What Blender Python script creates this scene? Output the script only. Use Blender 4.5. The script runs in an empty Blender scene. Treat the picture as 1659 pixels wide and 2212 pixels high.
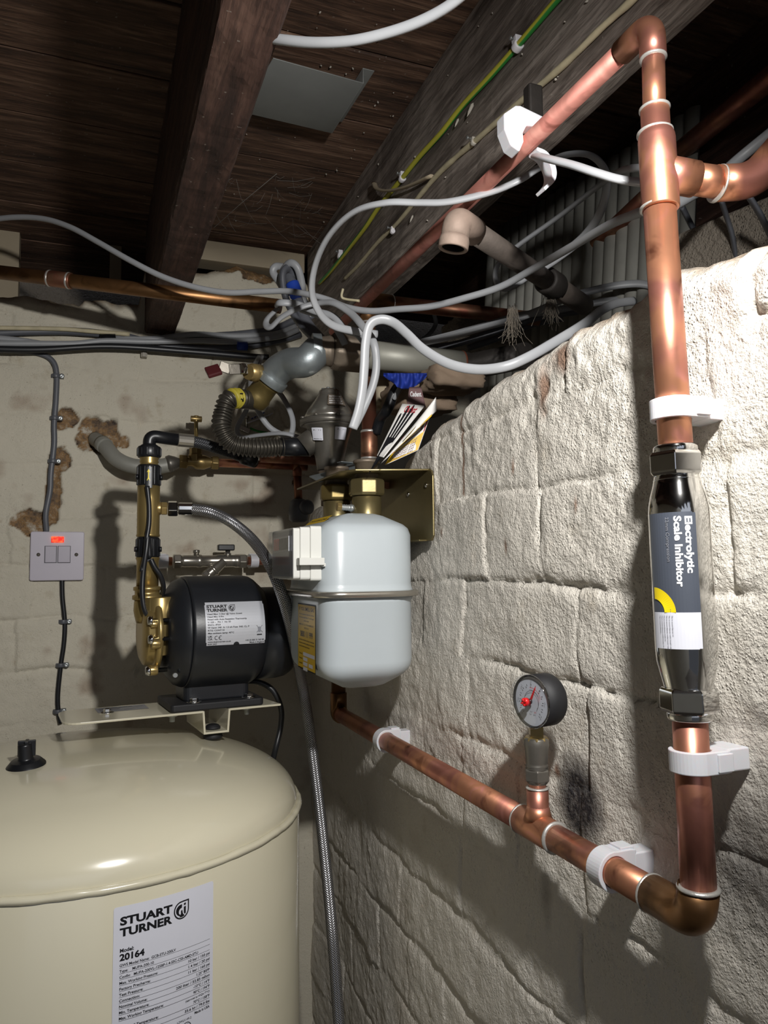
import bpy, math, random
import numpy as np
from mathutils import Vector, Matrix
random.seed(7); rng = np.random.default_rng(11)
scene = bpy.context.scene
COL = scene.collection

# ------------------------------------------------------------------ camera
W_PX, H_PX = 1659, 2212
YAW, PITCH, ROLL, FPX = .36854, .074620, -.009455, 1635.8
EYE = Vector((0, 0, 1.45))
_cy, _sy, _cp, _sp = math.cos(YAW), math.sin(YAW), math.cos(PITCH), math.sin(PITCH)
FWD = Vector((_sy*_cp, _cy*_cp, _sp))
_r0 = Vector((_cy, -_sy, 0)); _u0 = _r0.cross(FWD)
RGT = _r0*math.cos(ROLL) + _u0*math.sin(ROLL)
UPV = _u0*math.cos(ROLL) - _r0*math.sin(ROLL)
cam = bpy.data.cameras.new('camera'); camo = bpy.data.objects.new('camera', cam); COL.objects.link(camo)
cam.sensor_fit = 'VERTICAL'; cam.sensor_height = 24; cam.lens = FPX/H_PX*24; cam.clip_start = .01; cam.clip_end = 30
m = Matrix((RGT, UPV, -FWD)).transposed().to_4x4(); m.translation = EYE; camo.matrix_world = m
scene.camera = camo

# ------------------------------------------------------------------ light
w = bpy.data.worlds.new('world'); scene.world = w; w.use_nodes = True
w.node_tree.nodes['Background'].inputs[0].default_value = (.80, .86, 1, 1)
_wt = w.node_tree; _bg = _wt.nodes['Background']; _tc_ = _wt.nodes.new('ShaderNodeTexCoord'); _sp = _wt.nodes.new('ShaderNodeSeparateXYZ'); _mr = _wt.nodes.new('ShaderNodeMapRange')
_wt.links.new(_tc_.outputs['Generated'], _sp.inputs[0]); _wt.links.new(_sp.outputs['Z'], _mr.inputs['Value'])
_mr.inputs['From Min'].default_value = -.10; _mr.inputs['From Max'].default_value = .12; _mr.inputs['To Min'].default_value = .06; _mr.inputs['To Max'].default_value = .55
_wt.links.new(_mr.outputs[0], _bg.inputs[1])      # added dim world fill: weaker below the horizon, so the ceiling stays dark
LAMP = Vector((.192, .125, 1.760))
ld = bpy.data.lights.new('inspection_lamp', 'SPOT'); lo = bpy.data.objects.new('inspection_lamp', ld); COL.objects.link(lo)
ld.energy = 26; ld.color = (1, .98, .95); ld.shadow_soft_size = .016; ld.spot_size = math.radians(128); ld.spot_blend = 1.0
lo.location = LAMP
lo.rotation_euler = (Vector((.10, 1.35, 1.24)) - LAMP).to_track_quat('-Z', 'Y').to_euler()
vs = scene.view_settings
scene.display_settings.display_device = 'sRGB'
vs.view_transform = 'Standard'; vs.look = 'None'; vs.gamma = 1; vs.exposure = 0.18; vs.use_curve_mapping = False

# ------------------------------------------------------------------ picture-to-place helpers (a ray cut by a real plane)
def ray(px, py): return FWD + RGT*((px-829.5)/FPX) - UPV*((py-1106)/FPX)
def AX(px, py, X): d = ray(px, py); return EYE + d*(X/d.x)
def AY(px, py, Y): d = ray(px, py); return EYE + d*(Y/d.y)
def AZ(px, py, Z): d = ray(px, py); return EYE + d*((Z-EYE.z)/d.z)
def AD(px, py, D): return EYE + ray(px, py)*D
V = Vector
XR, YB = .410, 1.4625          # the right wall and the back wall
def V3(*a): return Vector(a)

# ------------------------------------------------------------------ noise
_P = rng.random((256, 256))
def vnoise(x, y, s=0):
    x = np.asarray(x)+s*17.3; y = np.asarray(y)+s*9.7
    xi = np.floor(x).astype(int); yi = np.floor(y).astype(int); fx = x-xi; fy = y-yi
    fx = fx*fx*(3-2*fx); fy = fy*fy*(3-2*fy)
    a = _P[xi & 255, yi & 255]; b = _P[(xi+1) & 255, yi & 255]; c = _P[xi & 255, (yi+1) & 255]; d = _P[(xi+1) & 255, (yi+1) & 255]
    return (a*(1-fx)+b*fx)*(1-fy)+(c*(1-fx)+d*fx)*fy
def fbm(x, y, f, o=4, s=0):
    v = 0; a = 1; t = 0
    for i in range(o):
        v = v+a*vnoise(x*f, y*f, s+i); t += a; a *= .5; f *= 2.03
    return v/t

# ------------------------------------------------------------------ materials
def lin(c):
    return tuple(((v/12.92) if v <= .04045 else ((v+.055)/1.055)**2.4) for v in c)
def hx(h): return lin(tuple(int(h[i:i+2], 16)/255 for i in (0, 2, 4)))
MATS = {}
class NT:
    def __init__(s, name):
        s.m = bpy.data.materials.new(name); s.m.use_nodes = True; s.t = s.m.node_tree; s.n = s.t.nodes
        s.b = s.n['Principled BSDF']; MATS[name] = s.m
    def new(s, t, **k):
        n = s.n.new(t)
        for a, b in k.items(): setattr(n, a, b)
        return n
    def link(s, a, b): s.t.links.new(a, b)
    def coord(s, scale=(1, 1, 1), kind='Object'):
        c = s.new('ShaderNodeTexCoord'); mp = s.new('ShaderNodeMapping'); mp.inputs['Scale'].default_value = scale
        s.link(c.outputs[kind], mp.inputs[0]); return mp.outputs[0]
    def noise(s, scale, detail=4, rough=.55, vec=None, dist=0):
        n = s.new('ShaderNodeTexNoise'); n.inputs['Scale'].default_value = scale; n.inputs['Detail'].default_value = detail
        n.inputs['Roughness'].default_value = rough; n.inputs['Distortion'].default_value = dist
        s.link(vec if vec is not None else s.coord(), n.inputs['Vector']); return n.outputs[0]
    def ramp(s, f, stops):
        r = s.new('ShaderNodeValToRGB'); e = r.color_ramp.elements
        while len(e) < len(stops): e.new(.5)
        for q, (p, c) in zip(e, stops):
            q.position = p; q.color = (*c, 1) if len(c) == 3 else c
        s.link(f, r.inputs[0]); return r.outputs[0]
    def mix(s, f, a, b, mode='MIX'):
        x = s.new('ShaderNodeMix', data_type='RGBA', blend_type=mode)
        for i, v in ((0, f), (6, a), (7, b)):
            if hasattr(v, 'is_output'): s.link(v, x.inputs[i])
            else: x.inputs[i].default_value = v if i == 0 else (*v, 1)
        return x.outputs[2]
    def math(s, op, a, b=0.0, clamp=False):
        x = s.new('ShaderNodeMath', operation=op, use_clamp=clamp)
        for i, v in ((0, a), (1, b)):
            if hasattr(v, 'is_output'): s.link(v, x.inputs[i])
            else: x.inputs[i].default_value = v
        return x.outputs[0]
    def bump(s, h, strength=.3, dist=.001, prev=None):
        b = s.new('ShaderNodeBump'); b.inputs['Strength'].default_value = strength; b.inputs['Distance'].default_value = dist
        s.link(h, b.inputs['Height'])
        if prev is not None: s.link(prev, b.inputs['Normal'])
        return b.outputs[0]
    def set(s, **k):
        for a, v in k.items():
            i = s.b.inputs[a.replace('_', ' ')]
            if hasattr(v, 'is_output'): s.link(v, i)
            else: i.default_value = (*v, 1) if isinstance(v, tuple) and len(v) == 3 else v
        return s.m
def simple(name, col, rough=.5, metal=0, var=.12, nscale=60, bump=0, **k):
    t = NT(name); c = hx(col)
    n = t.noise(nscale, 3)
    t.set(Base_Color=t.mix(n, tuple(v*(1-var) for v in c), tuple(min(1, v*(1+var)) for v in c)), Roughness=rough, Metallic=metal, **k)
    if bump: t.set(Normal=t.bump(t.noise(nscale*4, 3), bump, .0005))
    return t.m
def plaster(name, base, dirt, stip=.5, fine=.0012):
    t = NT(name)
    big = t.noise(5, 4); mid = t.noise(22, 5, .62); fin = t.noise(560, 2, .6); fn2 = t.noise(210, 4, .6)
    c = t.mix(t.ramp(big, [(.35, (0, 0, 0)), (.7, (1, 1, 1))]), base, tuple(v*.90 for v in base))
    c = t.mix(t.math('MULTIPLY', t.ramp(mid, [(.60, (0, 0, 0)), (.78, (1, 1, 1))]), .55), c, dirt)
    sp = t.noise(240, 2, .5)
    c = t.mix(t.math('MULTIPLY', t.ramp(sp, [(.70, (0, 0, 0)), (.76, (1, 1, 1))]), .45), c, tuple(v*.4 for v in dirt))
    a = t.new('ShaderNodeAttribute', attribute_name='mask'); sep = t.new('ShaderNodeSeparateColor'); t.link(a.outputs['Color'], sep.inputs[0])
    bare = t.ramp(t.noise(38, 6, .75), [(.34, hx('2c211b')), (.44, hx('6b5640')), (.52, hx('8a6a42')), (.60, hx('9c8f7c')), (.68, hx('c0b8aa'))])
    c = t.mix(sep.outputs[0], c, bare)
    soot = t.math('MULTIPLY', sep.outputs[1], t.math('ADD', .70, t.math('MULTIPLY', fn2, .5)), True)
    c = t.mix(soot, c, hx('17141a'))
    rust = t.mix(fn2, hx('5a2f18'), hx('8b5c33'))
    c = t.mix(t.math('MULTIPLY', sep.outputs[2], .85), c, rust)
    vor = t.new('ShaderNodeTexVoronoi'); vor.inputs['Scale'].default_value = 330; t.link(t.coord(), vor.inputs['Vector'])
    dots = t.ramp(vor.outputs['Distance'], [(.0, (1, 1, 1)), (.33, (0, 0, 0))])
    dots = t.math('MULTIPLY', dots, t.ramp(t.noise(14, 3), [(.38, (0, 0, 0)), (.62, (1, 1, 1))]))
    h = t.math('ADD', t.math('ADD', t.math('MULTIPLY', fn2, 1.2), t.math('MULTIPLY', fin, .45)), t.math('MULTIPLY', dots, .8))
    t.set(Base_Color=c, Roughness=.72, Normal=t.bump(h, stip, fine))
    return t.m
plaster('cream_plaster', hx('cfc8b6'), hx('94825f'), .55, .0016)
plaster('white_plaster', hx('dad4c9'), hx('a79a84'), .75, .0030)
plaster('rubble', hx('857c70'), hx('453b32'), 1, .004)
def copper(name, a, b, c, rough=.30, met=1.0):
    t = NT(name); n = t.noise(30, 3, .55, dist=1.0); n2 = t.noise(17, 2, .5, dist=1.2)
    col = t.ramp(n, [(.30, hx(b)), (.44, hx(a)), (.56, hx(a)), (.68, hx(c))])
    col = t.mix(t.ramp(n2, [(.42, (0, 0, 0)), (.60, (1, 1, 1))]), col, t.mix(n, hx(c), hx(b)))
    t.set(Base_Color=col, Metallic=met*.82, Specular_IOR_Level=.7, Roughness=t.math('ADD', rough-.06, t.math('MULTIPLY', n, .30)), Normal=t.bump(t.noise(120, 3), .12, .0004))
    return t.m
copper('copper', 'c68a6a', '84533f', 'c9877a')
copper('copper_pink', 'cf877a', '93564a', 'e0a192', .42, .8)
copper('copper_aged', 'a0765c', '6a4d3c', 'a0614f', .36)
copper('copper_brown', '8a6440', '5f4329', '8f6a45', .30)
simple('solder', 'c9c6c0', .32, .6, .1, 200, .3)
simple('brass', 'a38c5c', .34, .7, .18, 50)
simple('brass_bright', 'a8925f', .30, .75, .10, 40)
simple('brass_dull', '7c6c42', .42, .7, .2, 40, .2)
simple('olive_plate', '7f7350', .36, .75, .22, 30, .2)
simple('chrome', 'd9d8d6', .08, 1, .03, 20)
simple('nickel', 'b4afa5', .26, .85, .1, 50)
simple('zinc', 'aeb2b2', .34, .7, .15, 70, .2)
simple('galvanised', '8d9496', .42, .65, .28, 40, .5)
simple('steel_dark', '58544d', .40, .75, .3, 40, .3)
simple('cast_metal', '6e6a63', .40, .6, .25, 35, .4)
simple('cast_brown', '827668', .55, .6, .35, 40, .6)
simple('painted_steel', '95948a', .5, .3, .22, 18, .3)
simple('galvanised_sheet', '8e918f', .55, .3, .16, 22, .2)
simple('white_plastic', 'd8d6da', .32, 0, .03)
simple('spur_plastic', 'c2bcc6', .30, 0, .03)
simple('spur_rocker', 'b5afba', .30, 0, .02)
simple('grey_cable', '95979a', .42, 0, .10, 30)
simple('white_cable', 'a6a8ab', .36, 0, .08, 30)
simple('dark_grey_cable', '57595f', .42, 0, .15, 30)
simple('black_cable', '1c1d20', .38, 0, .15, 30)
simple('slate_cable', '5a5c62', .42, 0, .1, 30)
simple('black_plastic', '17181b', .34, 0, .15)
simple('pump_black', '1d1f23', .38, 0, .12, 90, .12)
simple('rubber', '17171a', .62, 0, .2)
simple('cream_cable', 'b8ae90', .6, 0, .3, 70, .4)
simple('rust', '5e2f1c', .8, .2, .4, 60, .5)
simple('iron_old', '655c55', .72, .35, .45, 60, .6)
simple('iron_black', '2e2a27', .65, .4, .5, 45, .6)
simple('pink_scale', '9a877a', .7, .2, .3, 60, .5)
simple('yellow_tape', 'a79a35', .5, 0, .2)
simple('blue_tape', '1f3f9d', .4, 0, .15)
simple('blue_cloth', '15308c', .7, 0, .35, 60, .3)
simple('pale_wood', 'a3967f', .65, 0, .12, 12)
simple('green_sheath', '2d8a3c', .45, 0, .15)
simple('yellow_sheath', 'c2b53a', .45, 0, .15)
simple('label_white', 'd2d3dc', .42, 0, .02)
simple('label_silver', 'c4c6cc', .34, .25, .04)
simple('label_grey', '8c8e96', .35, .3, .1)
simple('label_yellow', 'd3ad1d', .45, 0, .05)
simple('label_slate', '454a54', .40, 0, .03)
simple('bright_yellow', 'e8cf18', .40, 0, .03)
simple('ink', '0d0d12', .5, 0, .02)
simple('ink_grey', '4a4a50', .5, 0, .02)
simple('print_white', 'e9e9ea', .45, 0, .02)
simple('red_plastic', 'c21f22', .28, 0, .08)
simple('red_card', '9c1624', .5, 0, .05)
simple('red_lever', '4a1d1f', .45, 0, .2)
simple('pink_card', '7d6262', .6, 0, .1)
simple('card_white', 'dcdad6', .55, 0, .04)
simple('dial_face', 'cfd0d6', .5, 0, .04)
simple('meter_paint', 'b6bec2', .33, 0, .045, 14, .05)
simple('meter_plastic', 'd2d2cc', .38, 0, .04, 20)
simple('lead_paint', '8f8e86', .5, .1, .2, 30, .3)
simple('tank_paint', 'cbc5ae', .20, 0, .02, 8, .0, Coat_Weight=.5, Coat_Roughness=.08)
simple('foam_grey', '8f8e87', .8, 0, .2, 40, .4)
simple('fibre', '6f675c', .9, 0, .3)
simple('web', '8d8a84', .9, 0, .2)
simple('dust', 'a8a297', .9, 0, .3)
t = NT('clip_white'); t.set(Base_Color=hx('d2d2d7'), Roughness=.38, Subsurface_Weight=.25, Subsurface_Scale=.004)
t = NT('clear_plastic')
tr = t.new('ShaderNodeBsdfTransparent'); gl = t.new('ShaderNodeBsdfGlossy'); gl.inputs['Roughness'].default_value = .06
fr = t.new('ShaderNodeLayerWeight'); fr.inputs['Blend'].default_value = .25; mx = t.new('ShaderNodeMixShader')
tr.inputs[0].default_value = (.95, .96, .97, 1)
t.link(t.math('ADD', t.math('MULTIPLY', fr.outputs['Facing'], .30), .05), mx.inputs[0]); t.link(tr.outputs[0], mx.inputs[1]); t.link(gl.outputs[0], mx.inputs[2])
t.link(mx.outputs[0], t.n['Material Output'].inputs[0])
t = NT('neon'); t.set(Base_Color=hx('8c1512'), Roughness=.2, Emission_Color=t.ramp(t.noise(160, 1), [(.38, hx('c01208')), (.60, hx('ff5a2a'))]), Emission_Strength=1.5)
def wood(name, a, b, c, axis='y', rough=.75, bump=.6):
    t = NT(name); sc = {'y': (9, .8, 9), 'x': (.8, 9, 9)}[axis]
    v = t.coord(sc); n = t.noise(6, 6, .65, v, .6); g = t.noise(30, 3, .6, v)
    spots = t.ramp(t.noise(160, 2), [(.70, (0, 0, 0)), (.74, (1, 1, 1))])
    c0 = t.ramp(n, [(.32, hx(a)), (.5, hx(b)), (.68, hx(c))])
    c0 = t.mix(t.math('MULTIPLY', t.ramp(g, [(.5, (0, 0, 0)), (.62, (1, 1, 1))]), .5), c0, hx(a))
    oi = t.new('ShaderNodeAttribute', attribute_name='tone')
    c0 = t.mix(oi.outputs['Fac'], c0, tuple(v*.30 for v in hx(a)))
    c0 = t.mix(t.math('MULTIPLY', spots, .5), c0, hx('9c948a'))
    t.set(Base_Color=c0, Roughness=rough, Normal=t.bump(t.math('ADD', n, t.math('MULTIPLY', g, .6)), bump, .003))
wood('joist_wood', '2c1d17', '4a332a', '634a3e', 'y')
wood('joist_dusty', '463d37', '7a7068', '9f958c', 'y')
wood('board_wood', '33251e', '654b3b', '8f725e', 'x')
t = NT('braid')
uv = t.coord((1, 1, 1), 'UV'); sp = t.new('ShaderNodeSeparateXYZ'); t.link(uv, sp.inputs[0])
def tri(a): return t.math('ABSOLUTE', t.math('SUBTRACT', t.math('FRACT', a), .5))
ua = t.math('MULTIPLY', sp.outputs[0], 14); va = t.math('MULTIPLY', sp.outputs[1], 330)
d1 = tri(t.math('ADD', ua, va)); d2 = tri(t.math('SUBTRACT', ua, va)); h = t.math('MAXIMUM', d1, d2)
t.set(Base_Color=t.ramp(h, [(.20, hx('26262a')), (.42, hx('c4c4c8'))]), Metallic=.9, Roughness=.3, Normal=t.bump(h, .9, .0012))
t = NT('braid_black')
uv = t.coord((1, 1, 1), 'UV'); sp = t.new('ShaderNodeSeparateXYZ'); t.link(uv, sp.inputs[0])
ua = t.math('MULTIPLY', sp.outputs[0], 14); va = t.math('MULTIPLY', sp.outputs[1], 330)
h = t.math('MAXIMUM', tri(t.math('ADD', ua, va)), tri(t.math('SUBTRACT', ua, va)))
t.set(Base_Color=t.ramp(h, [(.20, hx('0c0c0e')), (.45, hx('55565a'))]), Metallic=.5, Roughness=.4, Normal=t.bump(h, .9, .0012))
t = NT('earth_sheath')
uv = t.coord((1, 1, 1), 'UV'); sp = t.new('ShaderNodeSeparateXYZ'); t.link(uv, sp.inputs[0])
f = t.ramp(t.math('FRACT', t.math('ADD', sp.outputs[0], t.math('MULTIPLY', sp.outputs[1], .6))), [(.0, hx('b9b53f')), (.30, hx('b9b53f')), (.34, hx('2f8b3a')), (.9, hx('2f8b3a')), (.95, hx('b9b53f'))])
t.set(Base_Color=f, Roughness=.45)
def M(*names): return [MATS[n] for n in names]

# ------------------------------------------------------------------ mesh builder
def frame(ax, up=None):
    ax = Vector(ax).normalized(); up = Vector(up) if up is not None else (Vector((0, 0, 1)) if abs(ax.z) < .9 else Vector((0, 1, 0)))
    x = up.cross(ax).normalized(); y = ax.cross(x).normalized()
    return x, y, ax
class MB:
    def __init__(s): s.v = []; s.f = []; s.m = []; s.sm = []; s.uv = {}
    def add(s, vs_, fs, mat=0, smooth=True, uvs=None):
        o = len(s.v); s.v += [tuple(v) for v in vs_]
        for k, f in enumerate(fs):
            if uvs is not None: s.uv[len(s.f)] = uvs[k]
            s.f.append(tuple(i+o for i in f)); s.m.append(mat); s.sm.append(smooth)
        return s
    def tube(s, pts, r, n=14, mat=0, caps=True, flat=1.0, up=None, taper=None):
        pts = [Vector(p) for p in pts]; N = len(pts); rs = r if hasattr(r, '__len__') else [r]*N
        T = [(pts[min(i+1, N-1)]-pts[max(i-1, 0)]).normalized() for i in range(N)]
        x, y, _ = frame(T[0], up); vs_ = []; L = 0; Ls = []
        for i in range(N):
            if i:
                L += (pts[i]-pts[i-1]).length
                x = (x-T[i]*x.dot(T[i])).normalized(); y = T[i].cross(x)
            Ls.append(L)
            for k in range(n):
                a = 2*math.pi*k/n; vs_.append(pts[i]+x*(math.cos(a)*rs[i])+y*(math.sin(a)*rs[i]*flat))
        fs = []; uvs = []
        for i in range(N-1):
            for k in range(n):
                k2 = (k+1) % n; fs.append((i*n+k, i*n+k2, (i+1)*n+k2, (i+1)*n+k))
                uvs.append(((k/n, Ls[i]), ((k+1)/n, Ls[i]), ((k+1)/n, Ls[i+1]), (k/n, Ls[i+1])))
        s.add(vs_, fs, mat, True, uvs)
        if caps:
            o = len(s.v)-N*n
            s.f.append(tuple(o+k for k in reversed(range(n)))); s.m.append(mat); s.sm.append(False)
            s.f.append(tuple(o+(N-1)*n+k for k in range(n))); s.m.append(mat); s.sm.append(False)
        return s
    def lathe(s, o, ax, prof, n=32, mat=0, smooth=True, up=None, sx=1, sy=1, rot=0, mats=None):
        # prof: list of (t along the axis, radius)
        o = Vector(o); x, y, z = frame(ax, up); vs_ = []; fs = []
        for t_, r in prof:
            for k in range(n):
                a = 2*math.pi*k/n+rot; vs_.append(o+z*t_+x*(math.cos(a)*r*sx)+y*(math.sin(a)*r*sy))
        N = len(prof)
        for i in range(N-1):
            fs = []
            for k in range(n): k2 = (k+1) % n; fs.append((i*n+k, i*n+k2, (i+1)*n+k2, (i+1)*n+k))
            if i == 0: s.add(vs_, fs, mats[i] if mats else mat, smooth); base = len(s.v)-N*n
            else:
                for f in fs: s.f.append(tuple(q+base for q in f)); s.m.append(mats[i] if mats else mat); s.sm.append(smooth)
        if prof[0][1] > 1e-6: s.f.append(tuple(base+k for k in reversed(range(n)))); s.m.append(mats[0] if mats else mat); s.sm.append(False)
        if prof[-1][1] > 1e-6: s.f.append(tuple(base+(N-1)*n+k for k in range(n))); s.m.append(mats[-1] if mats else mat); s.sm.append(False)
        return s
    def hexnut(s, o, ax, L, r, mat=0, n=6, rot=0, up=None):
        c = .12*r; return s.lathe(o, ax, [(0, r*.9), (c, r), (L-c, r), (L, r*.9)], n, mat, False, up, rot=rot)
    def box(s, c, size, X=(1, 0, 0), Z=(0, 0, 1), mat=0):
        c = Vector(c); X = Vector(X).normalized(); Z = Vector(Z); Y = Z.cross(X).normalized(); Z = X.cross(Y).normalized()
        h = [q/2 for q in size]
        vs_ = [c+X*(i*h[0])+Y*(j*h[1])+Z*(k*h[2]) for k in (-1, 1) for j in (-1, 1) for i in (-1, 1)]
        return s.add(vs_, [(0, 2, 3, 1), (4, 5, 7, 6), (0, 1, 5, 4), (2, 6, 7, 3), (0, 4, 6, 2), (1, 3, 7, 5)], mat, False)
    def prism(s, pts2, o, X, Y, depth, mat=0, smooth=False, mat_side=None):
        # outline in (X, Y) extruded along X x Y
        o = Vector(o); X = Vector(X).normalized(); Y = Vector(Y).normalized(); Z = X.cross(Y).normalized(); n = len(pts2)
        a = [o+X*p[0]+Y*p[1] for p in pts2]; b = [p+Z*depth for p in a]
        s.add(a+b, [tuple(reversed(range(n))), tuple(range(n, 2*n))], mat, False)
        base = len(s.v)-2*n
        for k in range(n):
            k2 = (k+1) % n; s.f.append((base+k, base+k2, base+n+k2, base+n+k)); s.m.append(mat if mat_side is None else mat_side); s.sm.append(smooth)
        return s
    def sheet(s, rows, thick, nrm, mat=0, smooth=True):
        # rows of points (a curved sheet) given a real thickness along nrm
        nrm = Vector(nrm).normalized()*thick; R = len(rows); C_ = len(rows[0])
        A = [Vector(p) for r in rows for p in r]; B = [p+nrm for p in A]; fs = []
        for i in range(R-1):
            for j in range(C_-1):
                q = (i*C_+j, i*C_+j+1, (i+1)*C_+j+1, (i+1)*C_+j); fs.append(q); fs.append(tuple(k+R*C_ for k in reversed(q)))
        ring = [j for j in range(C_)]+[i*C_+C_-1 for i in range(1, R)]+[(R-1)*C_+j for j in range(C_-2, -1, -1)]+[i*C_ for i in range(R-2, 0, -1)]
        for k in range(len(ring)):
            a, b = ring[k], ring[(k+1) % len(ring)]; fs.append((a, a+R*C_, b+R*C_, b))
        return s.add(A+B, fs, mat, smooth)
    def build(s, name, mats, parent=None, bevel=0, seg=2, angle=35, fix=True):
        me = bpy.data.meshes.new(name); me.from_pydata(s.v, [], s.f); 
        for q in (mats if isinstance(mats, list) else [mats]): me.materials.append(MATS[q] if isinstance(q, str) else q)
        me.polygons.foreach_set('material_index', s.m); me.polygons.foreach_set('use_smooth', s.sm)
        if s.uv:
            u = me.uv_layers.new(name='UVMap')
            for fi, cs in s.uv.items():
                for li, c in zip(me.polygons[fi].loop_indices, cs): u.data[li].uv = c
        me.update()
        o = bpy.data.objects.new(name, me); COL.objects.link(o)
        if parent is not None: o.parent = parent; o.matrix_parent_inverse = Matrix.Translation(-parent.location)
        if fix:
            import bmesh
            bm = bmesh.new(); bm.from_mesh(me); bmesh.ops.recalc_face_normals(bm, faces=bm.faces); bm.to_mesh(me); bm.free()
        if bevel:
            b = o.modifiers.new('bevel', 'BEVEL'); b.width = bevel; b.segments = seg; b.limit_method = 'ANGLE'; b.angle_limit = math.radians(angle); b.harden_normals = False
        return o
def tag(o, label, cat, group=None, kind=None):
    if label: o['label'] = label
    if cat: o['category'] = cat
    if group: o['group'] = group
    if kind: o['kind'] = kind
    return o
def thing(name, loc, label, cat, group=None):
    o = bpy.data.objects.new(name, None); COL.objects.link(o); o.location = loc; o.empty_display_size = .02
    return tag(o, label, cat, group)
def smooth(pts, n=8):
    pts = [Vector(p) for p in pts]
    P = [pts[0]*2-pts[1]]+pts+[pts[-1]*2-pts[-2]]; out = []
    for i in range(1, len(P)-2):
        a, b, c, d = P[i-1:i+3]
        for k in range(n):
            t_ = k/n; out.append(.5*((2*b)+(c-a)*t_+(2*a-5*b+4*c-d)*t_*t_+(3*b-a-3*c+d)*t_**3))
    out.append(pts[-1]); return out
def resample(pts, step):
    pts = [Vector(p) for p in pts]; L = [0]
    for a, b in zip(pts, pts[1:]): L.append(L[-1]+(b-a).length)
    n = max(2, int(L[-1]/step)); out = []; j = 0
    for i in range(n+1):
        d = L[-1]*i/n
        while j < len(L)-2 and L[j+1] < d: j += 1
        k = (d-L[j])/max(1e-9, L[j+1]-L[j]); out.append(pts[j].lerp(pts[j+1], k))
    return out
def fillet(pts, rad, n=7):
    pts = [Vector(p) for p in pts]; out = [pts[0]]
    for i in range(1, len(pts)-1):
        a, b, c = pts[i-1:i+2]; u = (a-b).normalized(); v = (c-b).normalized(); r = min(rad, (a-b).length*.49, (c-b).length*.49)
        p, q = b+u*r, b+v*r
        for k in range(n+1):
            t_ = k/n; out.append(p*(1-t_)**2+b*2*t_*(1-t_)+q*t_*t_)
    out.append(pts[-1]); return out
def arc(c, r, a0, a1, n=8):
    return [(c[0]+r*math.cos(math.radians(a0+(a1-a0)*k/n)), c[1]+r*math.sin(math.radians(a0+(a1-a0)*k/n))) for k in range(n+1)]
def rrect(w_, h_, r, n=5, cx=0, cy=0):
    a = w_/2-r; b = h_/2-r
    return arc((cx+a, cy+b), r, 0, 90, n)+arc((cx-a, cy+b), r, 90, 180, n)+arc((cx-a, cy-b), r, 180, 270, n)+arc((cx+a, cy-b), r, 270, 360, n)
def ringseg(r0, r1, a0, a1, n=16): return arc((0, 0), r1, a0, a1, n)+arc((0, 0), r0, a1, a0, n)

# ------------------------------------------------------------------ lettering, as flat shapes laid on a label
_tc = {}
def letters(s, bold=0, xs=1.0):
    k = (s, bold, xs)
    if k not in _tc:
        cu = bpy.data.curves.new('t', 'FONT'); cu.body = s; cu.size = 1; cu.offset = bold; cu.resolution_u = 3
        ob = bpy.data.objects.new('t', cu); me = bpy.data.meshes.new_from_object(ob)
        vs_ = [(v.co.x*xs, v.co.y) for v in me.vertices]; fs = [tuple(p.vertices) for p in me.polygons]
        bpy.data.objects.remove(ob); bpy.data.curves.remove(cu); bpy.data.meshes.remove(me); _tc[k] = (vs_, fs)
    return _tc[k]
class Decal:
    """shapes in label millimetres (u right, v down from the top left corner), laid on a surface by a function"""
    def __init__(s): s.items = []
    def text(s, t_, u, v, h, mat, bold=0, xs=1.0, fit=None, right=False, rot=0):
        vs_, fs = letters(t_, bold, xs); h /= .70
        if not vs_: return s
        wd = max(p[0] for p in vs_)*h
        if fit: k = fit/wd
        else: k = 1
        off = -wd*k if right else 0
        pts = []
        for x, y in vs_:
            a, b = x*h*k+off, y*h
            if rot: c_, s_ = math.cos(rot), math.sin(rot); a, b = a*c_-b*s_, a*s_+b*c_
            pts.append((u+a, v-b))
        s.items.append((pts, fs, mat)); return s
    def poly(s, pts, mat): s.items.append((list(pts), [tuple(range(len(pts)))], mat)); return s
    def strip(s, A, B, mat):
        n = len(A); s.items.append((list(A)+list(B), [(i, i+1, n+i+1, n+i) for i in range(n-1)], mat)); return s
    def rect(s, u0, v0, u1, v1, mat, n=1):
        return s.strip([(u0+(u1-u0)*i/n, v0) for i in range(n+1)], [(u0+(u1-u0)*i/n, v1) for i in range(n+1)], mat)
    def ring(s, u, v, r0, r1, mat, a0=0, a1=360, n=24):
        A = [(u+p[0], v-p[1]) for p in arc((0, 0), r0, a0, a1, n)]; B = [(u+p[0], v-p[1]) for p in arc((0, 0), r1, a0, a1, n)]
        return s.strip(A, B, mat)
    def base(s, w_, h_, r, mat, n=24):
        us = sorted(set([w_*i/n for i in range(n+1)]+[r*(1-math.cos(a*math.pi/12)) for a in range(7)]+[w_-r*(1-math.cos(a*math.pi/12)) for a in range(7)]))
        def inset(u):
            d = min(u, w_-u); return r-math.sqrt(max(0, r*r-(r-d)**2)) if d < r else 0
        return s.strip([(u, inset(u)) for u in us], [(u, h_-inset(u)) for u in us], mat)
    def lay(s, mb, fn, step=.00006, start=.00025):
        for i, (pts, fs, mat) in enumerate(s.items):
            lift = start if i == 0 else start+.00014+.000006*i
            mb.add([fn(u/1000, v/1000, lift) for u, v in pts], fs, mat, False)
        return mb

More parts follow.
